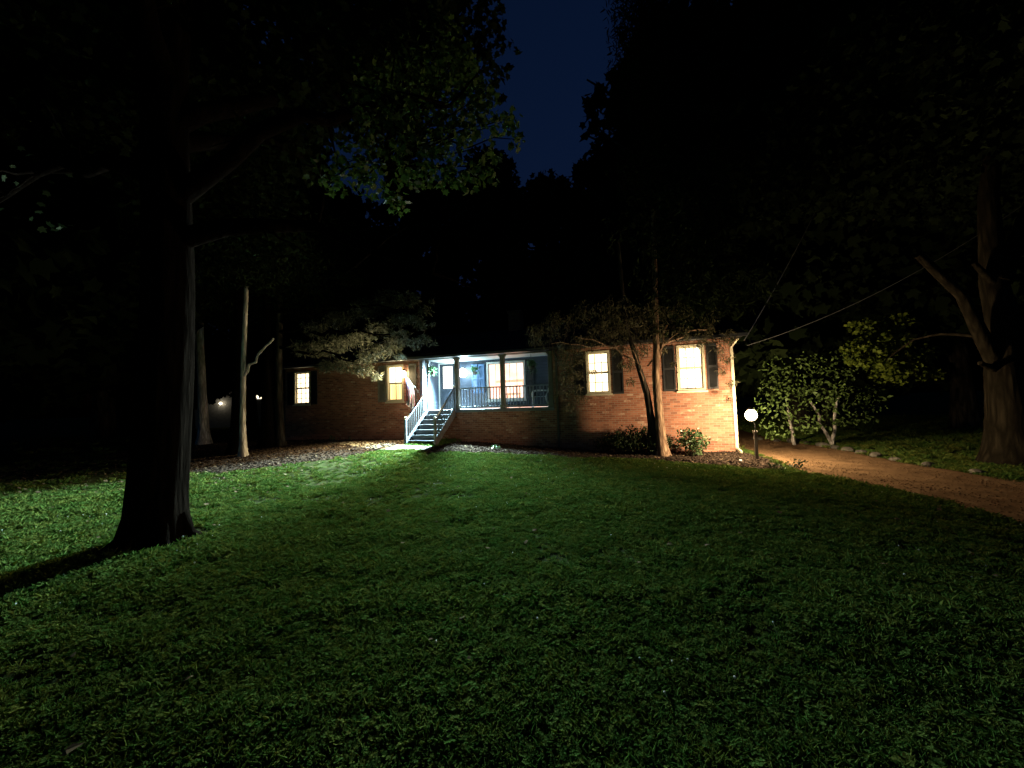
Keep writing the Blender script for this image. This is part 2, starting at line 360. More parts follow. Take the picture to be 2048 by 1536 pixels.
def drive():
    K = 14; vs = []; fs = []; rows = []
    for i in range(len(DL) - 1):
        for t in np.linspace(0, 1, 7)[:-1]:
            a = np.array(DL[i]) * (1 - t) + np.array(DL[i + 1]) * t; b = np.array(DR[i]) * (1 - t) + np.array(DR[i + 1]) * t
            jl = .08 * math.sin(a[1] * 4.1) + .05 * math.sin(a[1] * 9); jr = .07 * math.sin(b[1] * 3.7 + 1) + .05 * math.sin(b[1] * 8)
            a = a + [jl, 0]; b = b + [jr, 0]; rows.append((a, b))
    for a, b in rows:
        for k in range(K + 1):
            q = a + (b - a) * k / K; s = k / K
            z = tz(*q) + .028 - .012 * (math.exp(-((s - .27) / .1) ** 2) + math.exp(-((s - .72) / .1) ** 2))
            if k in (0, K): z -= .024
            vs.append((q[0], q[1], z))
    n = len(rows)
    fs = [(i * (K + 1) + k, (i + 1) * (K + 1) + k, (i + 1) * (K + 1) + k + 1, i * (K + 1) + k + 1) for i in range(n - 1) for k in range(K)]
    mb = MB(); mb.add(vs, fs, True); return tag(mb.build('driveway', M['gravel']), kind='structure')
drive()
DPOLY = DL + DR[::-1]
HPOLY = [h2(0, 0), h2(-18.8, 0), h2(-18.8, -9), h2(0, -9)]

# ---------------------------------------------------------------- the house (x along the front, y into the house)
house = hempty('brick_house', 0, 0)
tag(house, 'long single storey red brick house with raised basement, recessed porch and lit windows', 'house')
def part(mb, name, mat, parent=None): return mb.build(name, mat, parent or house)
ZW = 3.74                                                  # wall top
W4 = (-1.66, -.80, 2.04, 3.60); W3 = (-4.71, -3.86, 2.04, 3.60); W2 = (-13.18, -12.36, 2.02, 3.60); W1 = (-18.24, -17.30, 2.03, 3.58)
def wallx(mb, u0, u1, z0, z1, y0, y1, ops=()):
    xs = sorted({u0, u1, *[o[i] for o in ops for i in (0, 1)]}); zs = sorted({z0, z1, *[o[i] for o in ops for i in (2, 3)]})
    for a, b in zip(xs, xs[1:]):
        run = None
        for c, d in zip(zs, zs[1:]):
            if any(o[0] <= a and b <= o[1] and o[2] <= c and d <= o[3] for o in ops): continue
            mb.box(a, b, y0, y1, c, d)
for a_, b_, o_ in ((-5.95, 0, (W4, W3)), (-18.8, -11.5, (W2, W1))):
    w = MB(); wallx(w, a_, b_, -.3, ZW, 0, .2, o_); part(w, 'front_wall', M['brick'])
w = MB(); w.box(-11.5, -5.95, 0, .2, -.3, 1.50); part(w, 'porch_base_wall', M['brick'])
for q in ((-.2, 0, .2, 8.8), (-18.8, -18.6, .2, 8.8), (-18.8, 0, 8.8, 9)):
    w = MB(); w.box(*q, -.3, ZW); part(w, 'end_wall' if q[3] < 9 else 'rear_wall', M['brick'])
PW = (-9.16, -7.42, 1.94, 3.62); DG = (-11.45, -10.68, 1.66, 3.66)
w = MB(); wallx(w, -11.5, -5.95, 1.64, ZW, 1.5, 1.65, (PW, DG)); w.box(-11.65, -11.5, .2, 1.65, 1.64, ZW); w.box(-5.95, -5.8, .2, 1.65, 1.64, ZW)
part(w, 'porch_siding', M['siding'])
w = MB(); w.box(-11.5, -5.95, .0, 1.5, 1.50, 1.60); w.box(-11.56, -5.93, -.07, .0, 1.53, 1.60); part(w, 'porch_floor', M['deck'])
w = MB()
for i in range(14): w.box(-11.5, -5.95, .004 + i * .107, .102 + i * .107, 1.60, 1.625)
part(w, 'deck_boards', M['deck'])
w = MB(); w.box(-11.5, -5.95, .2, 1.5, ZW, ZW + .03); cl = part(w, 'porch_ceiling', M['white'])
w = MB(); w.box(-11.5, -5.95, -.0, .2, ZW - .02, 3.98); w.box(-11.44, -6.0, .0, .2, ZW - .03, ZW - .02); part(w, 'porch_beam', M['column'])
for u in (-9.91, -7.955, -6.05):                            # porch columns with curved brackets
    w = MB(); w.box(u - .085, u + .085, .01, .18, 1.625, ZW - .03, .01); w.box(u - .11, u + .11, -.004, .195, 1.625, 1.78, .01)
    for sd in (-1, 1):
        if u > -6.1 and sd > 0: continue
        pts = [(u + sd * .085, ZW - .22)] + [(u + sd * (.085 + .13 * (1 - math.cos(t))), ZW - .03 - .17 * (1 - math.sin(t))) for t in np.linspace(.1, 1.57, 6)] + [(u + sd * .085, ZW - .03)]
        n = len(pts); vs = [(x, .04, z) for x, z in pts] + [(x, .15, z) for x, z in pts]
        w.add(vs, [tuple(range(n)), tuple(reversed(range(n, 2 * n)))] + [(i, (i + 1) % n, n + (i + 1) % n, n + i) for i in range(n)])
    part(w, 'column', M['column'])
w = MB(); w.box(-11.27, -11.19, .04, .12, 1.625, ZW - .03, .008); w.box(-11.32, -11.14, .0, .16, ZW - .16, ZW - .03, .008); part(w, 'post', M['trimdark'])
w = MB(); w.box(-11.56, -11.42, -.03, .0, 1.60, ZW); w.box(-11.5, -11.42, .0, .2, 1.625, ZW - .03); part(w, 'corner_board', M['trimdark'])
w = MB(); w.box(-.02, .022, -.022, .16, .1, ZW - .1); part(w, 'corner_trim', M['darkwood'])
# roof: gable, ridge along the front
rf = MB(); e = .45; zE = 3.80; zR = zE + (4.5 + e) * .36; x0, x1 = -19.2, .38
for (ya, yb, za, zb) in ((-e, 4.5, zE, zR), (4.5, 9 + e, zR, zE)):
    n = 14
    for i in range(n):
        t0, t1 = i / n, (i + 1) / n; h0 = .012 if (za < zb) else 0
        y0_, y1_ = ya + (yb - ya) * t0, ya + (yb - ya) * t1; z0_, z1_ = za + (zb - za) * t0, za + (zb - za) * t1
        rf.add([(x0, y0_, z0_ + .012), (x1, y0_, z0_ + .012), (x1, y1_, z1_), (x0, y1_, z1_), (x0, y0_, z0_ - .05), (x1, y0_, z0_ - .05), (x1, y1_, z1_ - .05), (x0, y1_, z1_ - .05)],
               [(0, 1, 2, 3), (7, 6, 5, 4), (0, 4, 5, 1), (1, 5, 6, 2), (2, 6, 7, 3), (3, 7, 4, 0)])
roof = part(rf, 'roof', M['roof'])
for xx in (-18.8, -.2):
    g = MB(); g.add([(xx, 0, ZW), (xx, 9, ZW), (xx, 4.5, zR - .06), (xx + .2, 0, ZW), (xx + .2, 9, ZW), (xx + .2, 4.5, zR - .06)], [(0, 2, 1), (3, 4, 5), (0, 3, 5, 2), (1, 2, 5, 4), (0, 1, 4, 3)])
    part(g, 'gable', M['darkwood'])
w = MB(); w.box(-19.1, .3, -e + .02, 0, ZW - .01, ZW + .01); part(w, 'soffit', M['shutter'])
w = MB(); w.box(-19.15, .34, -e - .005, -e + .02, ZW - .03, zE + .005); part(w, 'fascia', M['shutter'])
w = MB(); w.box(-19.15, .36, -e - .12, -e - .11, 3.70, 3.80); w.box(-19.15, .36, -e - .11, -e - .012, 3.70, 3.712); part(w, 'gutter', M['shutter'])
w = MB(); w.beam((-.0, -.05, .12), (.0, -.05, 3.45), .085, .06, (0, 1, 0)); w.beam((.0, -.05, 3.45), (.12, -.45, 3.68), .085, .06, (1, 0, 0)); w.beam((0, -.05, .14), (.05, -.35, .05), .085, .06, (1, 0, 0)); part(w, 'downspout', M['cream'])
w = MB(); w.beam((-5.80, -.05, .12), (-5.80, -.05, 3.5), .08, .06, (0, 1, 0)); w.beam((-5.80, -.05, 3.5), (-5.80, -.45, 3.68), .08, .06, (1, 0, 0)); part(w, 'downspout', M['darkwood'])
w = MB(); w.box(-8.9, -8.3, 4.0, 4.7, 4.6, 6.3); w.box(-8.95, -8.25, 3.95, 4.75, 6.3, 6.42); part(w, 'chimney', M['brick'], roof)

def window(o, y, cols, rows, curt, casing, sash=True, low=None, label=None):
    u0, u1, z0, z1 = o; c = .07; fr = MB()
    fr.box(u0, u0 + c, y - .035, y + .10, z0, z1); fr.box(u1 - c, u1, y - .035, y + .10, z0, z1)
    fr.box(u0 + c, u1 - c, y - .035, y + .10, z1 - c, z1); fr.box(u0 + c, u1 - c, y - .035, y + .10, z0, z0 + c)
    W = part(fr, 'window', casing)
    if label: W['label'] = label
    a0, a1, b0, b1 = u0 + c, u1 - c, z0 + c, z1 - c; zm = (b0 + b1) / 2
    sh = MB(); t = .035
    spans = ((b0, zm, y + .055), (zm, b1, y + .03)) if sash else ((b0, b1, y + .04),)
    for k, (q0, q1, yy) in enumerate(spans):
        sh.box(a0, a0 + t, yy, yy + .025, q0, q1); sh.box(a1 - t, a1, yy, yy + .025, q0, q1)
        sh.box(a0 + t, a1 - t, yy, yy + .025, q0, q0 + t); sh.box(a0 + t, a1 - t, yy, yy + .025, q1 - t, q1)
        for i in range(1, cols): x = a0 + (a1 - a0) * i / cols; sh.box(x - .012, x + .012, yy + .003, yy + .02, q0 + t, q1 - t)
        for j in range(1, rows): z = q0 + (q1 - q0) * j / rows; sh.box(a0 + t, a1 - t, yy + .005, yy + .018, z - .012, z + .012)
    part(sh, 'sash', casing, W)
    gl = MB(); gl.box(a0 + .01, a1 - .01, y + .083, y + .087, b0 + .01, b1 - .01); part(gl, 'pane', M['glass'], W)
    si = MB(); si.box(u0 - .05, u1 + .05, y - .08, y - .036, z0 - .05, z0 + .012); part(si, 'sill', casing, W)
    cu = MB(); n = 40; cz0 = zm if low else b0 - .05
    def cloth(zlo, zhi, yy):
        for i in range(n):
            xa = u0 - .02 + (u1 - u0 + .04) * i / n; xb = u0 - .02 + (u1 - u0 + .04) * (i + 1) / n
            ya = yy + .02 * math.sin(i * 1.3); yb = yy + .02 * math.sin((i + 1) * 1.3)
            cu.add([(xa, ya, zlo), (xb, yb, zlo), (xb, yb, zhi), (xa, ya, zhi)], [(0, 1, 2, 3)], True)
    if curt:
        cloth(b0 - .05, zm if low else b1 + .05, y + .17); part(cu, 'curtain', low or curt, W)
        if low: bl = MB(); bl.box(u0 - .02, u1 + .02, y + .13, y + .135, zm, b1 + .04); part(bl, 'blind', M['blind'], W)
    return W
window(W4, 0, 3, 2, M['curt'], M['cream']); window(W3, 0, 3, 2, M['curt'], M['cream'])
window(W2, 0, 2, 1, M['curt'], M['cream'], low=M['curt_y']); window(W1, 0, 3, 3, M['curt'], M['cream'])
pw = window(PW, 1.5, 5, 1, None, M['white'], sash=False)
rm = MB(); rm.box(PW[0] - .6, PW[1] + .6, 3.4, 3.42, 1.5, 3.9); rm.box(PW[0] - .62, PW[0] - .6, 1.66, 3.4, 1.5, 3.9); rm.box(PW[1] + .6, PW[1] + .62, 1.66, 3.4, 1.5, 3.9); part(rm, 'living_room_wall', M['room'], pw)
rm = MB(); rm.box(PW[0] - .6, PW[1] + .6, 1.66, 3.4, 1.48, 1.5); part(rm, 'living_room_floor', M['cream'], pw)
rm = MB(); rm.box(PW[0] - .6, PW[1] + .6, 1.66, 3.4, 3.9, 3.92); part(rm, 'living_room_ceiling', M['cream'], pw)
rm = MB(); rm.box(-9.35, -7.75, 3.1, 3.39, 2.80, 2.92, .01)
for x in (-9.1, -8.05): rm.box(x, x + .12, 3.2, 3.39, 2.62, 2.80)
rm.box(-8.7, -8.0, 2.6, 3.0, 2.20, 2.28, .01)
for x in (-8.66, -8.1): rm.box(x, x + .06, 2.7, 2.8, 1.5, 2.2)
part(rm, 'mantel_shelf', M['mantel'], pw)
def shutter(u0, u1, z0, z1, y, mat, label=None):
    f = MB(); f.box(u0, u0 + .05, y - .035, y - .002, z0, z1); f.box(u1 - .05, u1, y - .035, y - .002, z0, z1)
    zm = (z0 + z1) / 2
    for a in (z0, zm - .04, z1 - .08): f.box(u0 + .05, u1 - .05, y - .035, y - .002, a, a + .08)
    for lo, hi in ((z0 + .08, zm - .04), (zm + .04, z1 - .08)):
        n = int((hi - lo) / .045)
        for i in range(n):
            z = lo + (hi - lo) * (i + .5) / n
            f.add([(u0 + .05, y - .028, z - .02), (u1 - .05, y - .028, z - .02), (u1 - .05, y - .008, z + .018), (u0 + .05, y - .008, z + .018)], [(0, 1, 2, 3)])
        f.box(u0 + .05, u1 - .05, y - .006, y - .002, lo, hi)
    o = part(f, 'shutter', mat)
    if label: o['label'] = label
for a, b, z0, z1 in ((-2.11, -1.72, 2.05, 3.6), (-.74, -.42, 2.08, 3.6), (-3.80, -3.42, 2.03, 3.6), (-5.16, -4.77, 2.03, 3.6), (-13.62, -13.24, 2.02, 3.6), (-12.1, -11.74, 2.02, 3.6), (-18.66, -18.30, 2.03, 3.58), (-17.24, -16.9, 2.03, 3.58)):
    shutter(a, b, z0, z1, 0, M['shutter'] if b > -10 or b < -15 else M['column'])
shutter(-9.86, -9.58, 2.3, 3.56, 1.488, M['blueshut'], 'blue shutter'); shutter(-9.54, -9.26, 2.3, 3.56, 1.488, M['blueshut'], 'blue shutter'); shutter(-7.36, -7.05, 2.0, 3.56, 1.488, M['shutter'])
# door
d = MB(); u0, u1, z0, z1 = DG
for a, b, c, e_ in ((u0, u0 + .14, z0, z1), (u1 - .14, u1, z0, z1), (u0 + .14, u1 - .14, z0, 2.56), (u0 + .14, u1 - .14, 3.56, z1)): d.box(a, b, 1.53, 1.57, c, e_)
d.box(u0 + .2, u1 - .2, 1.52, 1.53, 1.8, 2.42)
door = part(d, 'door', M['navy'])
gl = MB(); gl.box(u0 + .14, u1 - .14, 1.548, 1.552, 2.56, 3.56); part(gl, 'pane', M['glass'], door)
bl = MB(); bl.box(u0 + .0, u1 - .0, 1.60, 1.605, 2.5, 3.62); part(bl, 'blind', M['blind'], door)
hd = MB(); hd.tube([(u1 - .12, 1.53, 2.44), (u1 - .12, 1.47, 2.44)], .012); hd.tube([(u1 - .12, 1.47, 2.44), (u1 - .23, 1.47, 2.44)], .012); hd.box(u1 - .15, u1 - .09, 1.522, 1.53, 2.36, 2.52); part(hd, 'handle', M['steel'], door)
df = MB(); df.box(u0 - .06, u0, 1.46, 1.5, 1.63, z1 + .06); df.box(u1, u1 + .06, 1.46, 1.5, 1.63, z1 + .06); df.box(u0, u1, 1.46, 1.5, z1, z1 + .06); part(df, 'door_frame', M['white'])
# porch railing, balusters as sub-parts
for a, b in ((-9.82, -8.04), (-7.87, -6.14)):
    r = MB(); r.box(a, b, .06, .12, 2.44, 2.49, .006); r.box(a, b, .07, .11, 1.70, 1.74, .004); R_ = part(r, 'railing', M['trim'])
    n = int((b - a) / .125)
    base = None
    for i in range(n):
        x = a + (b - a) * (i + .5) / n
        if base is None:
            q = MB(); q.box(-.014, .014, .076, .104, 1.74, 2.44); base = q.build('baluster', M['trim'], R_, (x, 0, 0))
        else:
            c = base.copy(); col.objects.link(c); c.parent = R_; c.location = (x, 0, 0)

# ---------------------------------------------------------------- front steps
ZS = 1.625; GZ = .36; NR = 7; rise = (ZS - GZ) / NR; run = .25
st = hempty('front_steps', -10.6, 0, GZ - .01)
tag(st, 'open wooden front steps with handrails leading down from the porch to the lawn', 'steps')
ua, ub = -.60, .62
def stp(mb, name, mat, par=st): return mb.build(name, mat, par)
for i in range(NR - 1):
    t = MB(); z = ZS - GZ + .01 - rise * (i + 1); y = -.07 - run * i
    t.box(ua + .04, ub - .04, y - run - .02, y, z - .035, z, .006); stp(t, 'tread', M['steppaint'])
    t = MB(); t.box(ua + .04, ub - .04, y - .015, y - .0, z + .002, z + rise - .037); stp(t, 'gap_shade_board', M['shutter'])  # dark board added so the gap between treads reads as shade
Lx = run * (NR - 1) + .07; top = ZS - GZ + .01
for x in (ua, ub):
    s = MB(); s.beam((x, -.02, top - .10), (x, -Lx - .18, .05), .04, .24, (0, 0, 1)); stp(s, 'stringer', M['railpaint'] if x < 0 else M['darkwood'])
    s = MB(); s.box(x - .045, x + .045, -Lx - .17, -Lx - .08, -.1, .98, .008); nw = stp(s, 'newel_post', M['railpaint'] if x < 0 else M['darkwood'])
    k = MB(); k.ball((x, -Lx - .125, 1.03), .05); k.lathe([(.03, .97), (.045, .985), (.03, 1.0)], c=(x, -Lx - .125, 0)); k.build('finial', M['white'], nw)
    s = MB(); s.box(x - .04, x + .04, -.10, -.02, top - .3, top + .88, .008); up_ = stp(s, 'newel_post', M['railpaint'])
    if x > 0: k = MB(); k.ball((x, -.06, top + .93), .045); k.build('finial', M['white'], up_)
    s = MB(); s.beam((x, -.03, top + .86), (x, -Lx - .13, .92), .07, .045); s.beam((x, -.03, top + .10), (x, -Lx - .13, .20), .04, .04); rl = stp(s, 'handrail', M['railpaint'])
    for i in range(12):
        f = (i + .7) / 12.4; y = -.03 - (Lx + .1) * f; zt = top + .86 + (.92 - top - .86) * f; zb = top + .10 + (.20 - top - .10) * f
        b = MB(); b.box(x - .013, x + .013, y - .013, y + .013, zb, zt); b.build('baluster', M['shutter'], rl)

# ---------------------------------------------------------------- lamps
def light(name, kind, parent, loc, power, color, size=.04, rot=None, spot=None, blend=.5):
    l = bpy.data.lights.new(name, kind); l.energy = power; l.color = color; l.shadow_soft_size = size
    if kind == 'SPOT': l.spot_size = spot; l.spot_blend = blend
    o = bpy.data.objects.new(name, l); col.objects.link(o); o.parent = parent; o.location = loc
    if rot: o.rotation_euler = rot
    return o
pl = hempty('porch_light', -10.19, -1.5, 3.05)
tag(pl, 'glaring cool white wall light beside the front door, left of the blue shutters', 'wall lamp')
b = MB(); b.lathe([(0, -.012), (.07, -.012), (.07, .012), (0, .012)]); ob = b.build('back_plate', M['metal'], pl); ob.rotation_euler = (R(90), 0, 0); ob.location = (0, -.012, .15)
b = MB(); b.tube([(0, -.02, .15), (0, -.02, .34), (0, -.12, .42), (0, -.23, .41)], .012); b.build('arm', M['metal'], pl)
b = MB(); b.lathe([(.0, .42), (.03, .41), (.10, .37), (.105, .355), (.0, .36)], c=(0, -.23, 0)); b.build('lamp_shade', M['metal'], pl)
b = MB(); b.ball((0, -.23, .16), .20, 28); b.build('globe', M['bulb_cool'], pl)  # globe made oversize to stand in for the lamp's glare
light('porch_bulb', 'SPOT', pl, (0, -.23, .16), P_PORCH, C_PORCH, .22, (R(-48), 0, R(-8)), R(122), 1.0)
light('porch_glow', 'POINT', pl, (0, -.23, .16), P_PORCH * .0035, C_PORCH, .16)

wl_ = hempty('wall_lantern', -12.24, 0, 3.05)
tag(wl_, 'warm glowing wall lantern between the left window and the flag', 'wall lamp')
b = MB(); b.box(-.05, .05, -.02, -.002, .05, .28, .004); b.build('back_plate', M['metal'], wl_)
b = MB(); b.tube([(0, -.02, .26), (0, -.10, .34), (0, -.16, .32)], .01); b.build('arm', M['metal'], wl_)
b = MB(); b.lathe([(0, .33), (.02, .32), (.09, .26), (.085, .25), (0, .26)], 6, (0, -.16, 0)); b.build('lantern_cap', M['metal'], wl_)
b = MB(); b.ball((0, -.16, .12), .11, 20, sz=1.2); b.build('globe', M['bulb_warm'], wl_)  # enlarged globe, the lantern's glare put into its size
light('lantern_bulb', 'SPOT', wl_, (0, -.16, .14), P_WALL, C_WALL, .10, (R(-52), 0, R(10)), R(116), 1.0)
light('cedar_fill_spot', 'SPOT', wl_, (0, -.16, .14), 1100, C_WALL, .10, (R(-128), 0, R(-25)), R(110), 1.0)  # extra spot added in the lantern to brighten the cedar sprays
light('lantern_glow', 'POINT', wl_, (0, -.16, .14), P_WALL * .003, C_WALL, .10)

lp = hempty('lamp_post', .02, 1.75, 0)
tag(lp, 'short dark post lantern glaring warm between the right house corner and the driveway', 'garden lamp')
b = MB(); b.box(.035, .115, -.04, .04, -.1, .80, .006); b.box(.02, .13, -.055, .055, .80, .83, .004); b.build('post', M['darkwood'], lp)
b = MB(); b.tube([(.075, 0, .83), (.075, 0, .98), (.05, 0, 1.06), (0, 0, 1.10)], .012); b.lathe([(0, 1.09), (.05, 1.09), (.06, 1.12), (0, 1.12)]); b.build('arm', M['metal'], lp)
b = MB(); b.ball((0, 0, 1.27), .15, 28, sz=1.05); b.build('globe', M['bulb_warm'], lp)  # globe enlarged so its disc carries the post lamp's glare
b = MB(); b.lathe([(0, 1.50), (.02, 1.485), (.11, 1.43), (.105, 1.42), (0, 1.44)], 8); 
for k in range(4):
    a = k * math.pi / 2 + .4; b.tube([(.06 * math.cos(a), .06 * math.sin(a), 1.11), (.165 * math.cos(a), .165 * math.sin(a), 1.25), (.10 * math.cos(a), .10 * math.sin(a), 1.43)], .005, 5)
b.build('lantern_cage', M['metal'], lp)
light('post_bulb', 'POINT', lp, (0, 0, 1.27), P_POST, C_POST, .11)

# ---------------------------------------------------------------- flag
fl = hempty('flag', -11.66, 0, 2.42)
tag(fl, 'striped american flag hanging limp from a slanted pole left of the front steps', 'flag')
b = MB(); b.tube([(0, -.01, 0), (0, -1.0, .66)], .014, 8); b.ball((0, -1.02, .675), .03); b.box(-.03, .03, -.03, .0, -.06, .06); b.build('flag_pole', M['white'], fl)
def flagmat():
    m, nt, b = new_mat('flag_cloth'); uv = N(nt, 'ShaderNodeUVMap'); s = N(nt, 'ShaderNodeSeparateXYZ'); nt.links.new(uv.outputs[0], s.inputs[0])
    def math_(op, a, bv=None, c=None):
        n = N(nt, 'ShaderNodeMath', operation=op)
        for i, v in enumerate((a, bv, c)):
            if v is None: continue
            if isinstance(v, (int, float)): n.inputs[i].default_value = v
            else: nt.links.new(v, n.inputs[i])
        return n.outputs[0]
    row = math_('FLOOR', math_('MULTIPLY', s.outputs[0], 13)); red = math_('SUBTRACT', 1, math_('MODULO', row, 2))
    mx = N(nt, 'ShaderNodeMix', data_type='RGBA'); mx.inputs[6].default_value = (.13, .13, .145, 1); mx.inputs[7].default_value = (.13, .012, .018, 1); nt.links.new(red, mx.inputs[0])
    can = math_('MULTIPLY', math_('LESS_THAN', s.outputs[0], 7 / 13), math_('LESS_THAN', s.outputs[1], .4))
    sx = math_('SUBTRACT', math_('FRACT', math_('MULTIPLY', s.outputs[0], 9 * 13 / 7)), .5); sy = math_('SUBTRACT', math_('FRACT', math_('MULTIPLY', s.outputs[1], 5.5 * 2.5)), .5)
    star = math_('LESS_THAN', math_('ADD', math_('MULTIPLY', sx, sx), math_('MULTIPLY', sy, sy)), .06)
    m2 = N(nt, 'ShaderNodeMix', data_type='RGBA'); m2.inputs[6].default_value = (.03, .05, .18, 1); m2.inputs[7].default_value = (.13, .13, .145, 1); nt.links.new(star, m2.inputs[0])
    m3 = N(nt, 'ShaderNodeMix', data_type='RGBA'); nt.links.new(can, m3.inputs[0]); nt.links.new(mx.outputs[2], m3.inputs[6]); nt.links.new(m2.outputs[2], m3.inputs[7])
    nt.links.new(m3.outputs[2], b.inputs['Base Color']); b.inputs['Roughness'].default_value = .8
    t = N(nt, 'ShaderNodeBsdfTranslucent'); ms = N(nt, 'ShaderNodeMixShader'); ms.inputs[0].default_value = .25; nt.links.new(m3.outputs[2], t.inputs[0])
    nt.links.new(b.outputs[0], ms.inputs[1]); nt.links.new(t.outputs[0], ms.inputs[2]); nt.links.new(ms.outputs[0], nt.nodes['Material Output'].inputs[0]); return m
def flag_cloth():
    ns, ntt = 52, 40; vs = []; uvs = []
    for i in range(ns + 1):
        s = i / ns; k = 1 - s                               # s=0 at the pole tip (canton), 1 towards the wall
        for j in range(ntt + 1):
            t = j / ntt
            top = Vector((0, -.97 + .62 * s, .64 - .41 * s))
            gather = 1 - .62 * min(1, t * 1.5)              # the cloth bunches together below
            yc = -.72
            y = yc + (top.y - yc) * gather; z = top.z - t * (1.02 + .12 * s) - .05 * t * math.sin(s * 9)
            x = (.085 * math.sin(s * 21 + .6) + .03 * math.sin(s * 9)) * min(1, t * 2.2) + .14 * t * (s - .5) * 1.6
            vs.append((x, y, z)); uvs.append((s, t))
    fs = [(i * (ntt + 1) + j, (i + 1) * (ntt + 1) + j, (i + 1) * (ntt + 1) + j + 1, i * (ntt + 1) + j + 1) for i in range(ns) for j in range(ntt)]
    b = MB(); b.add(vs, fs, True); o = b.build('cloth', flagmat(), fl)
    ul = o.data.uv_layers.new(name='UVMap')
    for l in o.data.loops: ul.data[l.index].uv = uvs[l.vertex_index]
flag_cloth()

# ---------------------------------------------------------------- porch chair and baskets
ch = hempty('armchair', -6.62, -.72, 1.626, R(-80))
tag(ch, 'white resin armchair standing at the right end of the porch behind the railing', 'chair')
# local: seat faces -y
b = MB()
for i in range(6): x = -.22 + i * .09; b.box(x - .036, x + .036, -.25, .22, .405, .425, .006)
b.box(-.27, .27, -.27, -.25, .37, .43, .006); b.build('seat', M['plastic'], ch)
b = MB()
for i in range(5):
    x = -.18 + i * .09; b.beam((x, .22, .42), (x * .95, .40, .86), .062, .016, (0, 1, .4))
b.beam((-.24, .40, .88), (.24, .40, .88), .03, .13, (0, .2, 1)); b.beam((-.24, .22, .42), (-.24, .41, .90), .04, .035, (0, 1, .3)); b.beam((.24, .22, .42), (.24, .41, .90), .04, .035, (0, 1, .3)); b.build('backrest', M['plastic'], ch)
for sx in (-1, 1):
    b = MB(); b.tube([(sx * .27, -.29, .40), (sx * .28, -.30, .55), (sx * .28, -.26, .635), (sx * .28, -.1, .665), (sx * .27, .15, .66), (sx * .25, .33, .64)], [.022, .022, .025, .028, .028, .022], 8); b.build('armrest', M['plastic'], ch)
    b = MB(); b.tube([(sx * .27, -.26, .41), (sx * .28, -.31, 0)], [.028, .02], 8); b.build('leg', M['plastic'], ch)
    b = MB(); b.tube([(sx * .25, .22, .41), (sx * .27, .32, 0)], [.028, .02], 8); b.build('leg', M['plastic'], ch)
def basket(u, w, ztop, label, n=260, r=.17, drop=.32):
    o = hempty('hanging_basket', u, w, ztop - .62); tag(o, label, 'hanging plant', 'hanging plants along the porch front')
    b = MB()
    for k in range(3): a = k * 2.09; b.tube([(.11 * math.cos(a), .11 * math.sin(a), .14), (0, 0, .60)], .004, 5)
    b.build('hanger', M['metal'], o)
    b = MB(); b.lathe([(0, 0), (.07, 0), (.10, .04), (.125, .14), (.118, .14), (.095, .05), (0, .03)]); b.build('basket', M['darkwood'], o)
    P = []
    for i in range(n):
        a = rng.uniform(0, 6.28); t = rng.uniform(0, 1); rr = r * (.3 + .9 * t) * rng.uniform(.7, 1.1); z = .17 + .16 * math.sin(t * 2.6) * 1.1 - drop * max(0, t - .5) * rng.uniform(.4, 2)
        P.append((rr * math.cos(a), rr * math.sin(a), z))
    leaves('foliage', np.array(P), rng.uniform(.05, .10, n), OVAL, M['fern'], o, .15)
basket(-11.06, -.12, 3.70, 'trailing green basket hung behind the white post above the steps')
basket(-9.60, -1.15, 3.70, 'leafy basket hung in front of the blue shutters', 200)
basket(-6.80, -.12, 3.70, 'leafy green basket hung at the right edge of the big porch window', 300, .18, .45)

# ---------------------------------------------------------------- trees
def limb(p, q, r0, r1, n=7, sag=0.0, wob=.06, seed=1):
    rr = random.Random(seed); p, q = Vector(p), Vector(q); L = (q - p).length; pts = []; rad = []
    for i in range(n + 1):
        t = i / n; v = p.lerp(q, t) + Vector((rr.uniform(-1, 1), rr.uniform(-1, 1), rr.uniform(-1, 1))) * wob * L * .3 * math.sin(math.pi * t)
        v.z += sag * 4 * t * (1 - t); pts.append(v); rad.append(r0 + (r1 - r0) * t)
    return pts, rad
def tree_root(name, x, y, label, cat='tree', group=None):
    return tag(empty(name, (x, y, tz(x, y) - .03)), label, cat, group)

# 1. big near tree
T1 = (-5.15, 5.6)
t = tree_root('maple_tree', *T1, 'huge dark maple trunk in the left foreground with leaves hanging overhead')
b = MB(); pts = []; rad = []
for i in range(46):
    z = -.05 + i * .25; pts.append((.015 * z * math.sin(z * .7), .02 * z, z)); rad.append((.345 - .010 * z) + .08 * math.exp(-max(0, z) / .25))
b.tube(pts, rad, 96, .05, seed=3)
for k, a in enumerate((.3, 1.5, 2.7, 3.6, 4.7, 5.6)):
    b.tube([(.24 * math.cos(a), .24 * math.sin(a), .35), (.38 * math.cos(a), .38 * math.sin(a), .06), (.54 * math.cos(a + .1), .72 * math.sin(a + .1), -.05)], [.15, .10, .04], 10, .08, seed=k)
b.build('trunk', M['bark'], t)
lb = MB(); C = []
ends = [((.0, .1, 5.0), (4.3, .3, 6.6)), ((0, .1, 4.4), (3.9, .6, 4.0)), ((0, .1, 6.2), (3.0, 2.8, 8.4)), ((0, 0, 5.4), (-4.2, .8, 5.2)), ((0, 0, 6.8), (-3.5, 3.4, 9)), ((0, 0, 7), (.8, -3.4, 9.5)), ((0, 0, 8), (-2.6, -3, 11)), ((0, 0, 9), (1.2, 1.0, 13)), ((0, 0, 5.8), (.3, 4.2, 8.0))]
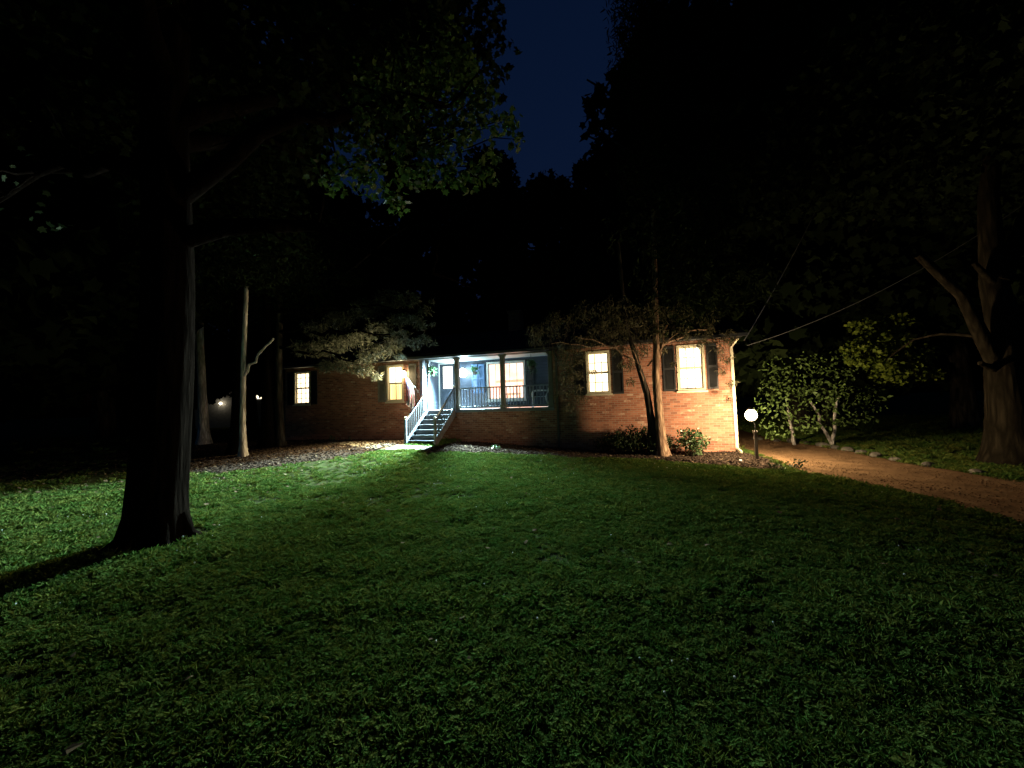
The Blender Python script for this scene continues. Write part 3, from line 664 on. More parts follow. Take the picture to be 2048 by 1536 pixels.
for k, (p, q) in enumerate(ends):
    pp, rr = limb(p, q, .16, .03, 9, .5, .12, k + 10); lb.tube(pp, rr, 8, .05)
    for j in (3, 5, 7, 9):
        for m_ in range(3):
            e_ = pp[j] + Vector((random.uniform(-.9, .9), random.uniform(-.9, .9), random.uniform(-.6, .6)))
            p2, r2 = limb(pp[j], e_, .03, .006, 5, 0, .1, k * 31 + j + m_); lb.tube(p2, r2, 5)
lb.build('limb', M['bark'], t)
O = Vector((T1[0], T1[1], 0))
def px(x, y, dist):                                        # crown layout: azimuth/elevation to a point at a real distance
    X = (x - 1024) / 769; Zr = (812 - .03 * (x - 1024) - y) / 769
    v = Vector((X, 1, Zr)); return Vector((0, 0, EYE)) + v * dist
lit = [(660, 345, 5.6, .28), (700, 310, 5.7, .35), (740, 345, 5.7, .30), (800, 395, 5.3, .16), (792, 375, 5.3, .18), (770, 270, 5.6, .4), (830, 320, 5.4, .36), (890, 325, 5.4, .36), (940, 335, 5.4, .30), (985, 328, 5.4, .2), (1000, 290, 5.4, .16),
       (850, 245, 5.6, .42), (920, 250, 5.6, .38), (975, 215, 5.6, .30), (1020, 225, 5.6, .22), (1050, 262, 5.5, .13), (1038, 215, 5.6, .15), (740, 190, 5.7, .38), (800, 170, 5.7, .4), (880, 150, 5.8, .45), (950, 150, 5.8, .36), (900, 60, 6, .5), (830, 80, 6, .5), (860, 10, 6, .5), (760, 110, 6, .4), (930, 90, 6, .4), (985, 170, 5.8, .25)]
Cl = [(*(px(x, y, d) - O), r * 1.0, .9) for x, y, d, r in lit]
P = blobs(Cl, 1000); lv = leaves('foliage', P, rng.uniform(.06, .12, len(P)), LOBED, M['maple'], t, .25, .35)
tw = MB()
for c in Cl:
    e_ = Vector(c[:3]); src = Vector((3.2, .3, 5.6)) if c[2] > 4.6 else Vector((3.0, .5, 4.3))
    pp, rr = limb(src, e_, .022, .005, 6, .1, .12, int(c[0] * 100)); tw.tube(pp, rr, 5)
tw.build('twig', M['bark'], t)
Cd = []
for i in range(620):
    a = rng.uniform(0, 6.283); q = rng.uniform(1.0, 6.2); z = rng.uniform(4.6, 13) - .10 * q; 
    c = np.array([q * math.cos(a), q * math.sin(a), z]); wpos = c + np.array([O.x, O.y, 0])
    d = wpos - np.array([0, 0, EYE])
    if d[1] > .3:
        pxx = 1024 + 769 * d[0] / d[1]; pyy = 812 - 769 * d[2] / d[1]
        if pxx > 900 and pyy > -250: continue
        if pxx < 900 and wpos[2] < 3.6 + .30 * math.hypot(wpos[0] + 2.1, wpos[1] - 16.8) + .4: continue
        if 560 < pxx and pyy > 250: continue
    elif wpos[0] > -1: continue
    Cd.append((*c, rng.uniform(.7, 1.25), .7))
for x_, y_ in ((880, 30), (940, 40), (985, 20), (960, 110), (900, 120), (930, -40), (990, -50), (1000, 70), (975, 150), (860, -50)): Cd.append((*(px(x_, y_, 8.2) - O), .62, .8))
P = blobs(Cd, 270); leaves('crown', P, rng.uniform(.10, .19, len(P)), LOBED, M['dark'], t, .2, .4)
Cs = [(*(px(x, y, d) - O), r, .7) for x, y, d, r in ((20, 300, 6.2, .35), (60, 440, 5.8, .22), (115, 445, 5.8, .18), (70, 390, 6, .3), (20, 350, 6, .4), (110, 330, 6.4, .4), (-60, 380, 6.0, .5))]
P = blobs(Cs, 45); leaves('foliage', P, rng.uniform(.07, .12, len(P)), LOBED, M['darkshrub'], t, .3, .3)  # dim light on this cluster put into a darker leaf colour

def trunk(mb, pts, r0, r1, flare=1.5, n=16, bump=.07, seed=1, cap=True):
    pts = [Vector(p) for p in pts]; m = len(pts); K = 6; PP = []; RR = []
    tot = (m - 1) * K
    for i in range(m - 1):
        for j in range(K):
            t_ = (i * K + j) / tot; PP.append(pts[i].lerp(pts[i + 1], j / K)); RR.append((r0 + (r1 - r0) * t_) * (1 + (flare - 1) * math.exp(-t_ * 14)))
    PP.append(pts[-1]); RR.append(r1)
    mb.tube(PP, RR, n, bump, cap, seed)

# 2. trees on the left of the yard
def cedar(x, y, label, stems, barkm, crown, folm=None, size=(.10, .2), dens=170, group=None, limbs=(), name='cedar_tree'):
    t = tree_root(name, x, y, label, group=group)
    for k, (pts, r0, r1, mt) in enumerate(stems):
        b = MB(); trunk(b, pts, r0, r1, 1.7, 14, .09, k + int(x * 7)); b.build('trunk', mt or barkm, t)
    for k, (p, q, r0, r1) in enumerate(limbs):
        b = MB(); pp, rr = limb(p, q, r0, r1, 8, .1, .14, k + 5); b.tube(pp, rr, 8, .06, seed=k); b.build('limb', barkm, t)
    P = blobs(crown, dens); leaves('crown', P, rng.uniform(*size, len(P)), SPRAY if size[1] < .3 else CLUMP, folm or M['dark'], t, .35)
    return t
def cone(zb, zt, rb, n, rblob=.9, seed=0, keep=None):
    r_ = random.Random(seed); out = []
    while len(out) < n:
        f = r_.uniform(0, 1) ** 1.1; z = zb + (zt - zb) * f; q = rb * (1 - f) ** .7 * math.sqrt(r_.uniform(.02, 1)); a = r_.uniform(0, 6.283)
        c = (q * math.cos(a), q * math.sin(a), z, rblob * r_.uniform(.6, 1.2), .6)
        if keep is None or keep(c): out.append(c)
    return out
BIG = (.12, .26)
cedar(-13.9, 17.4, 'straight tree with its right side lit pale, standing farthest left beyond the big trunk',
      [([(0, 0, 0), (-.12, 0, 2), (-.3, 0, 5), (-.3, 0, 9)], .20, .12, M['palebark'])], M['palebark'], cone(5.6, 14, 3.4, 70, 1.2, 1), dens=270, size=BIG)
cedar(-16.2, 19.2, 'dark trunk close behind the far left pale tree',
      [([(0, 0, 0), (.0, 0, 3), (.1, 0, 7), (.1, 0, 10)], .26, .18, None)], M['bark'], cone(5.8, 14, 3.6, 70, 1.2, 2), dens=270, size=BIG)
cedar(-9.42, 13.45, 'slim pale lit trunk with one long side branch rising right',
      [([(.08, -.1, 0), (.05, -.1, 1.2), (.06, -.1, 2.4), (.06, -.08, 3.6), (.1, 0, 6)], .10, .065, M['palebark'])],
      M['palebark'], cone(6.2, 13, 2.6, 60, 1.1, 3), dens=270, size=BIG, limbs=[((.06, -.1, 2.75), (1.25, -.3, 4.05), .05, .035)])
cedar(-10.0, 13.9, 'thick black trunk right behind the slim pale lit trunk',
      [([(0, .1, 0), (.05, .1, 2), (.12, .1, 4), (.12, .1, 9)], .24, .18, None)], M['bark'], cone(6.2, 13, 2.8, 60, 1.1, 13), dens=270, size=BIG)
# twin-trunk cedar whose low limbs reach over the left window
lowb = []
X0, Y0 = -9.35, 15.35
for (x, y, d, r) in ((655, 735, 14.8, .40), (690, 735, 14.8, .42), (725, 742, 14.7, .36), (752, 756, 14.6, .22), (735, 715, 14.7, .42), (765, 705, 14.7, .40), (790, 690, 14.8, .40), (800, 715, 14.9, .20), (805, 672, 14.8, .34), (830, 690, 14.6, .30), (850, 680, 14.5, .26), (868, 690, 14.4, .12),
                     (845, 655, 14.6, .26), (868, 650, 14.5, .13), (852, 622, 14.7, .26), (868, 605, 14.6, .12), (830, 640, 14.8, .34), (800, 640, 15, .45), (760, 660, 15.1, .5), (720, 680, 15.1, .5), (680, 690, 15.2, .5), (640, 700, 15.2, .5), (820, 600, 15, .45), (780, 600, 15.2, .55), (730, 620, 15.3, .6), (680, 640, 15.4, .6), (630, 660, 15.3, .5), (600, 700, 15.2, .42)):
    q = px(x, y, d); lowb.append((q.x - X0, q.y - Y0, q.z - tz(X0, Y0), r * 1.15, .62))
c3 = cedar(X0, Y0, 'dark twin trunk cedar left of the house with feathery limbs reaching over the left windows',
      [([(-.32, -.1, 0), (-.36, -.1, 2), (-.42, 0, 4.5), (-.5, 0, 10)], .25, .13, M['bark']), ([(.10, .0, 0), (.05, 0, 1.5), (.02, 0, 3.5), (.1, 0, 9)], .15, .10, M['greybark'])],
      M['bark'], cone(6.0, 14, 3.6, 90, 1.2, 4), dens=270, size=BIG,
      limbs=[((0, 0, 4.6), (4.8, -.9, 4.2), .09, .02), ((-.2, 0, 5.4), (5.6, -.7, 5.2), .08, .02), ((0, 0, 4.0), (3.4, -.9, 3.2), .07, .015), ((0, 0, 5.0), (3.6, -.6, 5.4), .07, .015)])
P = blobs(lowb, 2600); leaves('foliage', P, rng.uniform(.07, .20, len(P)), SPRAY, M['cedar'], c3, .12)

# 3. tree before the right windows
X4, Y4 = 4.69, 12.27
g4 = []
for (x, y, d, r) in ((1128, 700, 12.4, .26), (1125, 790, 12.3, .22), (1140, 815, 12.3, .16), (1160, 800, 12.3, .18), (1150, 750, 12.4, .28), (1165, 690, 12.5, .34), (1200, 672, 12.4, .36), (1240, 672, 12.4, .36), (1255, 730, 12.3, .26), (1240, 700, 12.3, .26), (1262, 765, 12.3, .14), (1285, 700, 12.3, .3),
                     (1320, 672, 12.2, .34), (1370, 668, 12.2, .30), (1420, 672, 12.1, .30), (1460, 675, 12.0, .26), (1455, 720, 12.0, .15), (1462, 770, 11.9, .15), (1455, 800, 11.9, .12), (1080, 672, 12.5, .4), (1120, 650, 12.6, .45), (1180, 630, 12.5, .5), (1240, 620, 12.4, .5), (1300, 630, 12.3, .5), (1360, 630, 12.2, .45), (1420, 640, 12.1, .4), (1348, 730, 12.1, .10), (1135, 725, 12.4, .3), (1150, 780, 12.3, .22), (1130, 760, 12.4, .25), (1225, 650, 12.3, .4), (1275, 655, 12.3, .4), (1330, 700, 12.3, .14), (1155, 720, 12.4, .26), (1400, 690, 12.0, .14), (1440, 700, 12.0, .16), (1445, 745, 11.9, .13), (1185, 745, 12.2, .10)):
    q = px(x, y, d); g4.append((q.x - X4, q.y - Y4, q.z, r * 1.2, .85))
t4 = cedar(X4, Y4, 'tree with forked stringy bark trunk and drooping sprays standing before the two right windows',
      [([(0, 0, 0), (-.05, 0, 1.3), (-.09, 0, 2.6), (-.02, 0, 3.6), (.1, 0, 8)], .155, .07, M['redbark']), ([(-.2, .14, 0), (-.26, .12, 1.2), (-.36, .1, 2.0), (-.62, .1, 3.0), (-.95, .1, 4.3), (-1.1, 0, 7)], .13, .05, M['greybark'])],
      M['redbark'], [c for c in cone(4.2, 15.5, 3.4, 130, 1.1, 5, lambda c: not ((c[0] + X4) / (c[1] + Y4) < .375 or c[0] > 1.9 and c[2] < 8))], M['dark'], dens=270, size=BIG,
      limbs=[((-.09, 0, 2.6), (.35, 0, 4.2), .06, .03), ((-.6, .1, 3.0), (-2.6, -.1, 3.9), .035, .01), ((-.02, 0, 3.5), (1.7, -.2, 4.0), .045, .012), ((-.75, .1, 3.4), (-3.4, 0, 3.7), .035, .01), ((-.3, .1, 2.9), (.6, -.2, 3.9), .03, .01), ((-.4, .1, 2.1), (-.85, -.2, 3.4), .03, .012)])
P = blobs(g4, 3200); leaves('foliage', P, rng.uniform(.05, .15, len(P)), SPRAY, M['hemlock'], t4, .55)
for i in range(52):                                        # bare hanging twigs
    if i % 26 == 0: tw = MB()
    x = random.uniform(1090, 1290) if i < 26 else random.uniform(1345, 1475); q = px(x, random.uniform(640, 690), 12.2); s = Vector((q.x - X4, q.y - Y4, q.z))
    L = random.uniform(.5, 1.25); pp, rr = limb(s, s + Vector((random.uniform(-.25, .25), random.uniform(-.1, .1), -L)), .007, .003, 6, 0, .25, i); tw.tube(pp, rr, 4)
    if i % 26 == 25: tw.build('twig', M['greybark'], t4)

# 4. small broad-leaved tree past the driveway
X5, Y5 = 11.15, 13.6
t5 = tree_root('magnolia_tree', X5, Y5, 'low bushy green tree beyond the driveway, right of the post lantern', 'tree')
for k, (p, q) in enumerate((((0, 0, 0), (.35, 0, 1.7)), ((.05, 0, 0), (-.5, .2, 1.6)), ((-1.15, .2, 0), (-1.35, .2, 1.5)))):
    b = MB(); pp, rr = limb(p, q, .06, .035, 6, 0, .1, k); b.tube(pp, rr, 8, .06); b.build('trunk', M['palebark'], t5)
g5 = []
for (x, y, d, r) in ((1530, 850, 12.3, .26), (1545, 870, 12.2, .26), (1522, 815, 12.5, .28), (1540, 820, 12.4, .3), (1555, 795, 12.8, .35), (1690, 715, 13.2, .35), (1600, 850, 12.6, .45), (1570, 830, 12.6, .35), (1630, 845, 12.6, .4), (1585, 800, 12.7, .5), (1625, 800, 12.6, .5), (1660, 780, 12.6, .5), (1605, 765, 12.8, .5), (1645, 735, 12.8, .42), (1620, 725, 12.9, .35), (1680, 800, 12.9, .5), (1700, 840, 13, .35), (1735, 800, 13.2, .5), (1730, 840, 13.2, .3), (1690, 750, 13.1, .45), (1670, 840, 12.8, .4), (1545, 780, 13.4, .5), (1560, 740, 13.6, .5)):
    q = px(x, y, d); g5.append((q.x - X5, q.y - Y5, q.z, r * 1.15, .85))
P = blobs(g5, 480); leaves('crown', P, rng.uniform(.06, .16, len(P)) , OVAL, M['magnolia'], t5, .3, .3)

# 5. big tree at the far right
X6, Y6 = 11.9, 9.2
t6 = tree_root('oak_tree', X6, Y6, 'large forked tree at the right edge beyond the driveway, trunk faintly lit')
b = MB(); trunk(b, [(0, 0, 0), (0, 0, 1.2), (-.06, 0, 2.2), (.0, 0, 3.2), (-.05, .1, 4.4), (-.1, 0, 6.5), (.4, 0, 9)], .46, .12, 1.45, 24, .05, 2)
b.build('trunk', M['oakbark'], t6)
for k, (pts, r0, r1) in enumerate((([(-.02, 0, 1.75), (-.5, 0, 2.95), (-.95, 0, 4.1), (-1.7, .2, 5.2)], .17, .09), ([(-.0, 0, 4.2), (-.6, 0, 4.9)], .10, .05), ([(-.0, .1, 5.2), (.7, -.3, 4.5), (1.6, -.5, 4.1)], .10, .06), ([(-.1, 0, 2.2), (-.8, -.1, 2.45)], .10, .05), ([(0, 0, 4.4), (1.2, 0, 7)], .18, .09))):
    b = MB(); trunk(b, pts, r0, r1, 1.15, 12, .07, k); b.build('limb', M['oakbark'], t6)
g6 = []
for (x, y, d, r) in ((1705, 700, 11.8, .25), (1725, 690, 11.8, .25), (1710, 725, 11.7, .25), (1745, 715, 11.7, .35), (1770, 735, 11.6, .36), (1765, 755, 11.6, .25), (1800, 745, 11.6, .3), (1795, 765, 11.6, .16), (1825, 735, 11.6, .3), (1840, 755, 11.6, .2), (1870, 750, 11.6, .22), (1760, 680, 11.9, .35), (1800, 690, 11.9, .4), (1850, 710, 11.8, .35), (1730, 655, 12, .3), (1800, 650, 12, .4)):
    q = px(x, y, d); g6.append((q.x - X6, q.y - Y6, q.z, r * 1.15, .8))
P = blobs(g6, 1100); leaves('foliage', P, rng.uniform(.07, .13, len(P)), LOBED, M['yellowleaf'], t6, .3, .3)
b = MB(); pp, rr = limb((-.3, 0, 3.0), (g6[5][0], g6[5][1], g6[5][2] + .3), .05, .015, 8, .5, .08, 3); b.tube(pp, rr, 6); b.build('limb', M['oakbark'], t6)
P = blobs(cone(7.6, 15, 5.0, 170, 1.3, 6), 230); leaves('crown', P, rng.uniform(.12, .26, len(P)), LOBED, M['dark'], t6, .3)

# 6. dark trees all round: three kinds, copied
def bgtree(name, label, H, Rr, seed):
    t = tag(empty(name, (0, 0, 0)), label, 'tree', 'dark trees all round the garden')
    b = MB(); trunk(b, [(0, 0, -.2), (.1, 0, H * .3), (0, .1, H * .6), (.1, 0, H * .92)], .34, .07, 1.5, 12, .06, seed); 
    b.build('trunk', M['greybark'], t)
    b = MB(); r_ = random.Random(seed)
    for k in range(9):
        z = H * r_.uniform(.25, .75); a = r_.uniform(0, 6.28); pp, rr = limb((0, 0, z), (Rr * .8 * math.cos(a), Rr * .8 * math.sin(a), z + H * .15), .12, .03, 6, 0, .12, seed + k); b.tube(pp, rr, 6)
    b.build('limb', M['greybark'], t)
    C = []
    for k in range(95):
        f = r_.uniform(0, 1); z = H * (.14 + .86 * f); q = Rr * (math.sin(math.pi * min(1, (.22 + .78 * f))) ** .6) * math.sqrt(r_.uniform(0.05, 1)); a = r_.uniform(0, 6.283)
        C.append((q * math.cos(a), q * math.sin(a), z, r_.uniform(.9, 1.7), .7))
    P = blobs(C, 120); leaves('crown', P, rng.uniform(.26, .52, len(P)), CLUMP, M['dark'], t, .25)
    return t
protos = [bgtree('broadleaf_tree', '', 17, 4.6, 21), bgtree('broadleaf_tree', '', 14.5, 4.8, 22), bgtree('pine_tree', '', 19, 4.0, 23)]
spots = [  # x, y, kind, scale, rot, label
    (-1.5, 27.5, 0, 1.10, 0.3, 'dark round topped tree behind the roof just left of the gap of sky'),
    (3.6, 31, 1, 1.30, 1.3, 'lowest dark tree behind the roof under the middle of the gap of sky'),
    (9.0, 29, 0, 1.18, 2.2, 'dark tree behind the roof under the right side of the gap of sky'),
    (13.8, 28.5, 2, 1.12, 0.7, 'tall dark tree behind the roof right of the gap of sky'),
    (-7.2, 28, 2, 1.0, 4.1, 'dark tree behind the porch chimney side, left of the gap of sky'),
    (-13, 29, 1, 1.2, 5.1, 'dark tree rising behind the left part of the roof'),
    (-18.5, 27, 0, 1.4, 2.9, 'dark tree behind the left end of the house'),
    (19.5, 25, 1, 1.25, 3.6, 'dark tree behind the low green tree beyond the driveway'),
    (20.5, 17.5, 0, 1.1, 1.9, 'dark tree right of the driveway behind the forked tree'),
    (19.0, 10.5, 2, 1.0, 0.2, 'dark tree at the right edge of the garden'),
    (-24.5, 23, 2, 1.4, 1.1, 'dark tree at the left side of the garden nearest the house'),
    (-21.0, 14.5, 1, 1.6, 0.5, 'dark tree at the left edge of the garden'),
    (-27.5, 27, 0, 1.5, 3.1, 'dark tree farthest back at the left'),
    (25.5, 22, 2, 1.15, 5.5, 'dark tree farthest back at the right'),
    (14.5, 19.5, 0, 1.3, 2.4, 'tallest dark tree right of the gap of sky, behind the driveway'),
    (10.2, 20.8, 1, 1.5, 1.3, 'tall dark tree just right of the gap of sky, behind the house end'),
    (11.0, 24.5, 2, 1.35, 3.3, 'dark tree behind the right end of the roof'),
    (16.8, 20.5, 1, 1.0, 4.4, 'dark tree directly behind the yellow green leaves'),
]
used = set()
for x, y, k, s_c, rz, lab in spots:
    o = protos[k] if k not in used else copy_tree(protos[k]); used.add(k)
    o.location = (x, y, tz(x, y) - .05); o.scale = (s_c, s_c, s_c); o.rotation_euler = (0, 0, rz); o['label'] = lab

# ---------------------------------------------------------------- shrubs, plants, stones
def shrub(name, u, w, C, n, size, label, mat, shape=OVAL, stems=7):
    p = hp(u, w); o = tag(empty(name, (p.x, p.y, tz(p.x, p.y)), -HA), label, 'shrub')
    b = MB()
    for k in range(stems):
        c = C[k % len(C)]; pp, rr = limb((random.uniform(-.08, .08), random.uniform(-.08, .08), 0), c[:3], .016, .006, 5, 0, .15, k); b.tube(pp, rr, 5)
    b.build('stem', M['greybark'], o)
    P = blobs(C, n); P[:, 2] = np.maximum(P[:, 2], .02); leaves('foliage', P, rng.uniform(*size, len(P)), shape, mat, o, 0, 0); return o
shrub('shrub', -3.15, .75, [(-1.0, 0, .30, .36), (-.6, 0, .48, .46), (-.15, 0, .58, .52), (.3, .05, .60, .48), (.65, 0, .50, .42), (.95, 0, .38, .36), (-.35, -.1, .3, .42), (.5, -.1, .28, .42), (0, 0, .3, .5)], 3000, (.05, .10), 'wide low dark shrub against the brick left of the forked trunk', M['darkshrub'])
shrub('shrub', -1.42, .8, [(0, 0, .45, .36), (-.18, 0, .72, .24), (.12, 0, .68, .26), (.27, 0, .42, .28), (-.27, 0, .4, .28), (.05, -.1, .2, .3)], 2600, (.06, .12), 'round leafy green shrub lit by the lantern, right of the forked trunk', M['shrub'])
shrub('leafy_plant', -7.75, 1.45, [(0, 0, .12, .13), (.1, 0, .08, .1), (-.1, .05, .07, .1)], 1800, (.05, .09), 'small plant in the mulch below the porch railing', M['shrub'], stems=3)
shrub('leafy_plant', -15.6, .6, [(0, 0, .16, .16), (.18, 0, .1, .12), (-.12, 0, .26, .08)], 900, (.05, .1), 'straggly plant at the foot of the left brick wall', M['fern'], stems=3)
shrub('leafy_plant', -14.75, .5, [(0, 0, .18, .09), (.06, 0, .1, .1)], 1200, (.04, .08), 'small plant by the left wall beside the straggly one', M['fern'], stems=3)
shrub('leafy_plant', .62, 2.95, [(0, 0, .10, .17), (.12, 0, .16, .13)], 1100, (.05, .10), 'low dark plant where bed and driveway meet, right of the post lantern', M['darkshrub'], stems=3)
shrub('leafy_plant', .12, 3.45, [(0, 0, .08, .16), (-.12, 0, .12, .12)], 1100, (.05, .10), 'low dark plant at the lawn tip of the bed below the post lantern', M['darkshrub'], stems=3)
k = 0
for (x, y, r, lab) in ((9.98, 15.9, .16, 'edging stone farthest up the driveway'), (10.25, 15.1, .13, 'second edging stone down from the top of the driveway'), (10.5, 14.5, .20, 'large pale edging stone left of the bushy tree stems'), (10.62, 14.0, .13, 'small edging stone at the foot of the bushy tree'), (10.6, 13.3, .17, 'edging stone right of the bushy tree foot'), (10.55, 12.75, .12, 'small edging stone past the bushy tree'), (10.42, 12.1, .15, 'edging stone midway along the driveway side'), (10.3, 11.5, .13, 'edging stone below the yellow green leaves'), (10.15, 10.9, .14, 'edging stone nearer along the driveway'), (10.0, 10.2, .11, 'small flat edging stone before the forked tree'), (9.9, 9.3, .13, 'edging stone left of the forked tree foot'), (9.85, 8.3, .12, 'nearest edging stone at the right edge')):
    b = MB(); b.ball((0, 0, r * .3), r, 10, 1.3, 1.0, .6, .16, k); o = b.build('edging_stone', M['stone'], None, (x, y, tz(x, y))); o.rotation_euler = (0, 0, k * 1.3); tag(o, lab, 'stone', 'stones edging the driveway'); k += 1
b = MB(); b.ball((0, 0, .035), .045, 12, 1, 1, .9); o = b.build('white_ball', M['white'], None, hp(-.42, 2.2, .014)); tag(o, 'small white round ball on the mulch left of the lantern post', 'stone')  # slightly flattened white ball resting on the mulch

# ---------------------------------------------------------------- wires
def wire(a, bq, sag, label, r=.011, mat=None):
    a, bq = Vector(a), Vector(bq); b = MB(); pts = [a.lerp(bq, t) - Vector((0, 0, sag * 4 * t * (1 - t))) - a for t in np.linspace(0, 1, 30)]
    b.tube(pts, r, 6); o = b.build('service_cable', mat or M['cable'], None, a); return tag(o, label, 'cable', 'cables tied to the house corner')
wire(hp(.35, .45, 3.40), (16.5, 9.4, 8.9), .75, 'overhead cable running from the right house corner off to the right')
wire(hp(.30, .40, 3.58), (13.6, 14.9, 11.6), .25, 'steeper overhead cable rising from the right house corner into the dark trees', .016, M['greywood'])

# ---------------------------------------------------------------- neighbour far left
nb = empty('neighbour_house', (-24.0, 36.0, 1.2), R(18)); tag(nb, 'faint distant house with a small lit porch seen between the left trunks', 'house')
b = MB(); b.box(-5, 5, 0, 7, -1.5, 2.7); b.build('wall', M['greywood'], nb)
b = MB(); b.add([(-5.4, -.5, 2.7), (5.4, -.5, 2.7), (5.4, 3.5, 4.3), (-5.4, 3.5, 4.3), (5.4, 7.5, 2.7), (-5.4, 7.5, 2.7), (-5.4, -.5, 2.6), (5.4, -.5, 2.6), (5.4, 7.5, 2.6), (-5.4, 7.5, 2.6)], [(0, 1, 2, 3), (3, 2, 4, 5), (6, 7, 1, 0), (9, 5, 4, 8), (6, 9, 8, 7), (1, 7, 8, 4, 2), (0, 3, 5, 9, 6)]); b.build('roof', M['roof'], nb)
b = MB(); b.box(-.4, .7, -.03, 0, 1.75, 2.1); b.build('window', M['curt'], nb)
b = MB(); b.ball((-2.7, -.3, 1.4), .11); b.build('porch_lamp', M['bulb_warm'], nb)

# ---------------------------------------------------------------- grass and fallen leaves
def stuff_col(name, meshes):
    c = bpy.data.collections.new(name)
    for i, (V, mat) in enumerate(meshes):
        me = bpy.data.meshes.new(name); k = V.shape[1]
        me.from_pydata([tuple(v) for v in V.reshape(-1, 3)], [], [tuple(range(j * k, j * k + k)) for j in range(len(V))]); me.update(); me.materials.append(mat)
        c.objects.link(bpy.data.objects.new(name, me))
    return c
def tuft(nb, spread, h, wdt, r_):
    out = []
    for i in range(nb):
        a = r_.uniform(0, 6.283); q = spread * math.sqrt(r_.uniform(0, 1)); bx, by = q * math.cos(a), q * math.sin(a)
        a2 = r_.uniform(0, 6.283); L = h * r_.uniform(.5, 1.15); ln = r_.uniform(.25, .95) * L; d = np.array([math.cos(a2), math.sin(a2), 0]); s_ = np.array([-d[1], d[0], 0]) * wdt * r_.uniform(.6, 1.2)
        p0 = np.array([bx, by, -.01]); p1 = p0 + d * ln * .3 + np.array([0, 0, L * .6]); p2 = p0 + d * ln + np.array([0, 0, L * .9])
        out.append([p0 - s_, p0 + s_, p1 + s_ * .8, p2, p1 - s_ * .8])
    return np.array(out)
def clover(nb, spread, r_):
    out = []
    for i in range(nb):
        a = r_.uniform(0, 6.283); q = spread * math.sqrt(r_.uniform(0, 1)); z = r_.uniform(.018, .04); c0 = np.array([q * math.cos(a), q * math.sin(a), z]); t0 = r_.uniform(0, 6.28)
        for k in range(3):
            t = t0 + k * 2.09; d = np.array([math.cos(t), math.sin(t), r_.uniform(-.1, .35)]) * .010; e_ = np.array([-math.sin(t), math.cos(t), 0]) * .006
            out.append([c0, c0 + d * .6 + e_, c0 + d * 1.15 + e_ * .6, c0 + d * 1.15 - e_ * .6, c0 + d * .6 - e_])
    return np.array(out)
def scatter(name, P, S, coll, mat, label, cat, tilt=.25):
    n = len(P); me = bpy.data.meshes.new(name); me.vertices.add(n); me.vertices.foreach_set('co', np.asarray(P, np.float32).reshape(-1))
    at = me.attributes.new('sc', 'FLOAT', 'POINT'); at.data.foreach_set('value', np.asarray(S, np.float32))
    rv = np.stack([rng.uniform(-tilt, tilt, n), rng.uniform(-tilt, tilt, n), rng.uniform(0, 6.283, n)], -1)
    ar = me.attributes.new('rt', 'FLOAT_VECTOR', 'POINT'); ar.data.foreach_set('vector', rv.astype(np.float32).reshape(-1))
    o = bpy.data.objects.new(name, me); col.objects.link(o); me.materials.append(mat)
    ng = bpy.data.node_groups.new(name, 'GeometryNodeTree')
    ng.interface.new_socket('Geometry', in_out='INPUT', socket_type='NodeSocketGeometry'); ng.interface.new_socket('Geometry', in_out='OUTPUT', socket_type='NodeSocketGeometry')
    gi = ng.nodes.new('NodeGroupInput'); go = ng.nodes.new('NodeGroupOutput')
    ci = ng.nodes.new('GeometryNodeCollectionInfo'); ci.inputs['Collection'].default_value = coll; ci.inputs['Separate Children'].default_value = True; ci.inputs['Reset Children'].default_value = True
    ip = ng.nodes.new('GeometryNodeInstanceOnPoints'); ip.inputs['Pick Instance'].default_value = True
    ri = ng.nodes.new('FunctionNodeRandomValue'); ri.data_type = 'INT'; ri.inputs[4].default_value = 0; ri.inputs[5].default_value = 9
    a1 = ng.nodes.new('GeometryNodeInputNamedAttribute'); a1.data_type = 'FLOAT'; a1.inputs[0].default_value = 'sc'
    a2 = ng.nodes.new('GeometryNodeInputNamedAttribute'); a2.data_type = 'FLOAT_VECTOR'; a2.inputs[0].default_value = 'rt'
    er = ng.nodes.new('FunctionNodeEulerToRotation')
    L = ng.links.new
    L(gi.outputs[0], ip.inputs['Points']); L(ci.outputs[0], ip.inputs['Instance']); L(ri.outputs[2], ip.inputs['Instance Index'])
    L(a2.outputs[0], er.inputs[0]); L(er.outputs[0], ip.inputs['Rotation']); L(a1.outputs[0], ip.inputs['Scale']); L(ip.outputs[0], go.inputs[0])
    m = o.modifiers.new('scatter', 'NODES'); m.node_group = ng
    return tag(o, label, cat, kind='stuff')
def region(r0, r1, dens, half=1.06):
    n = int((r1 * r1 - r0 * r0) * half * dens); r = np.sqrt(rng.uniform(r0 * r0, r1 * r1, n)); a = rng.uniform(-half, half, n)
    return r * np.sin(a), r * np.cos(a), r
def vnoise(x, y, s, seed):
    g = np.random.default_rng(seed).uniform(0, 1, (64, 64)); X = x / s; Y = y / s; i = np.floor(X).astype(int); j = np.floor(Y).astype(int); fx = sstep(X - i); fy = sstep(Y - j)
    return (g[i % 64, j % 64] * (1 - fx) + g[(i + 1) % 64, j % 64] * fx) * (1 - fy) + (g[i % 64, (j + 1) % 64] * (1 - fx) + g[(i + 1) % 64, (j + 1) % 64] * fx) * fy
XS, YS, SS = [], [], []
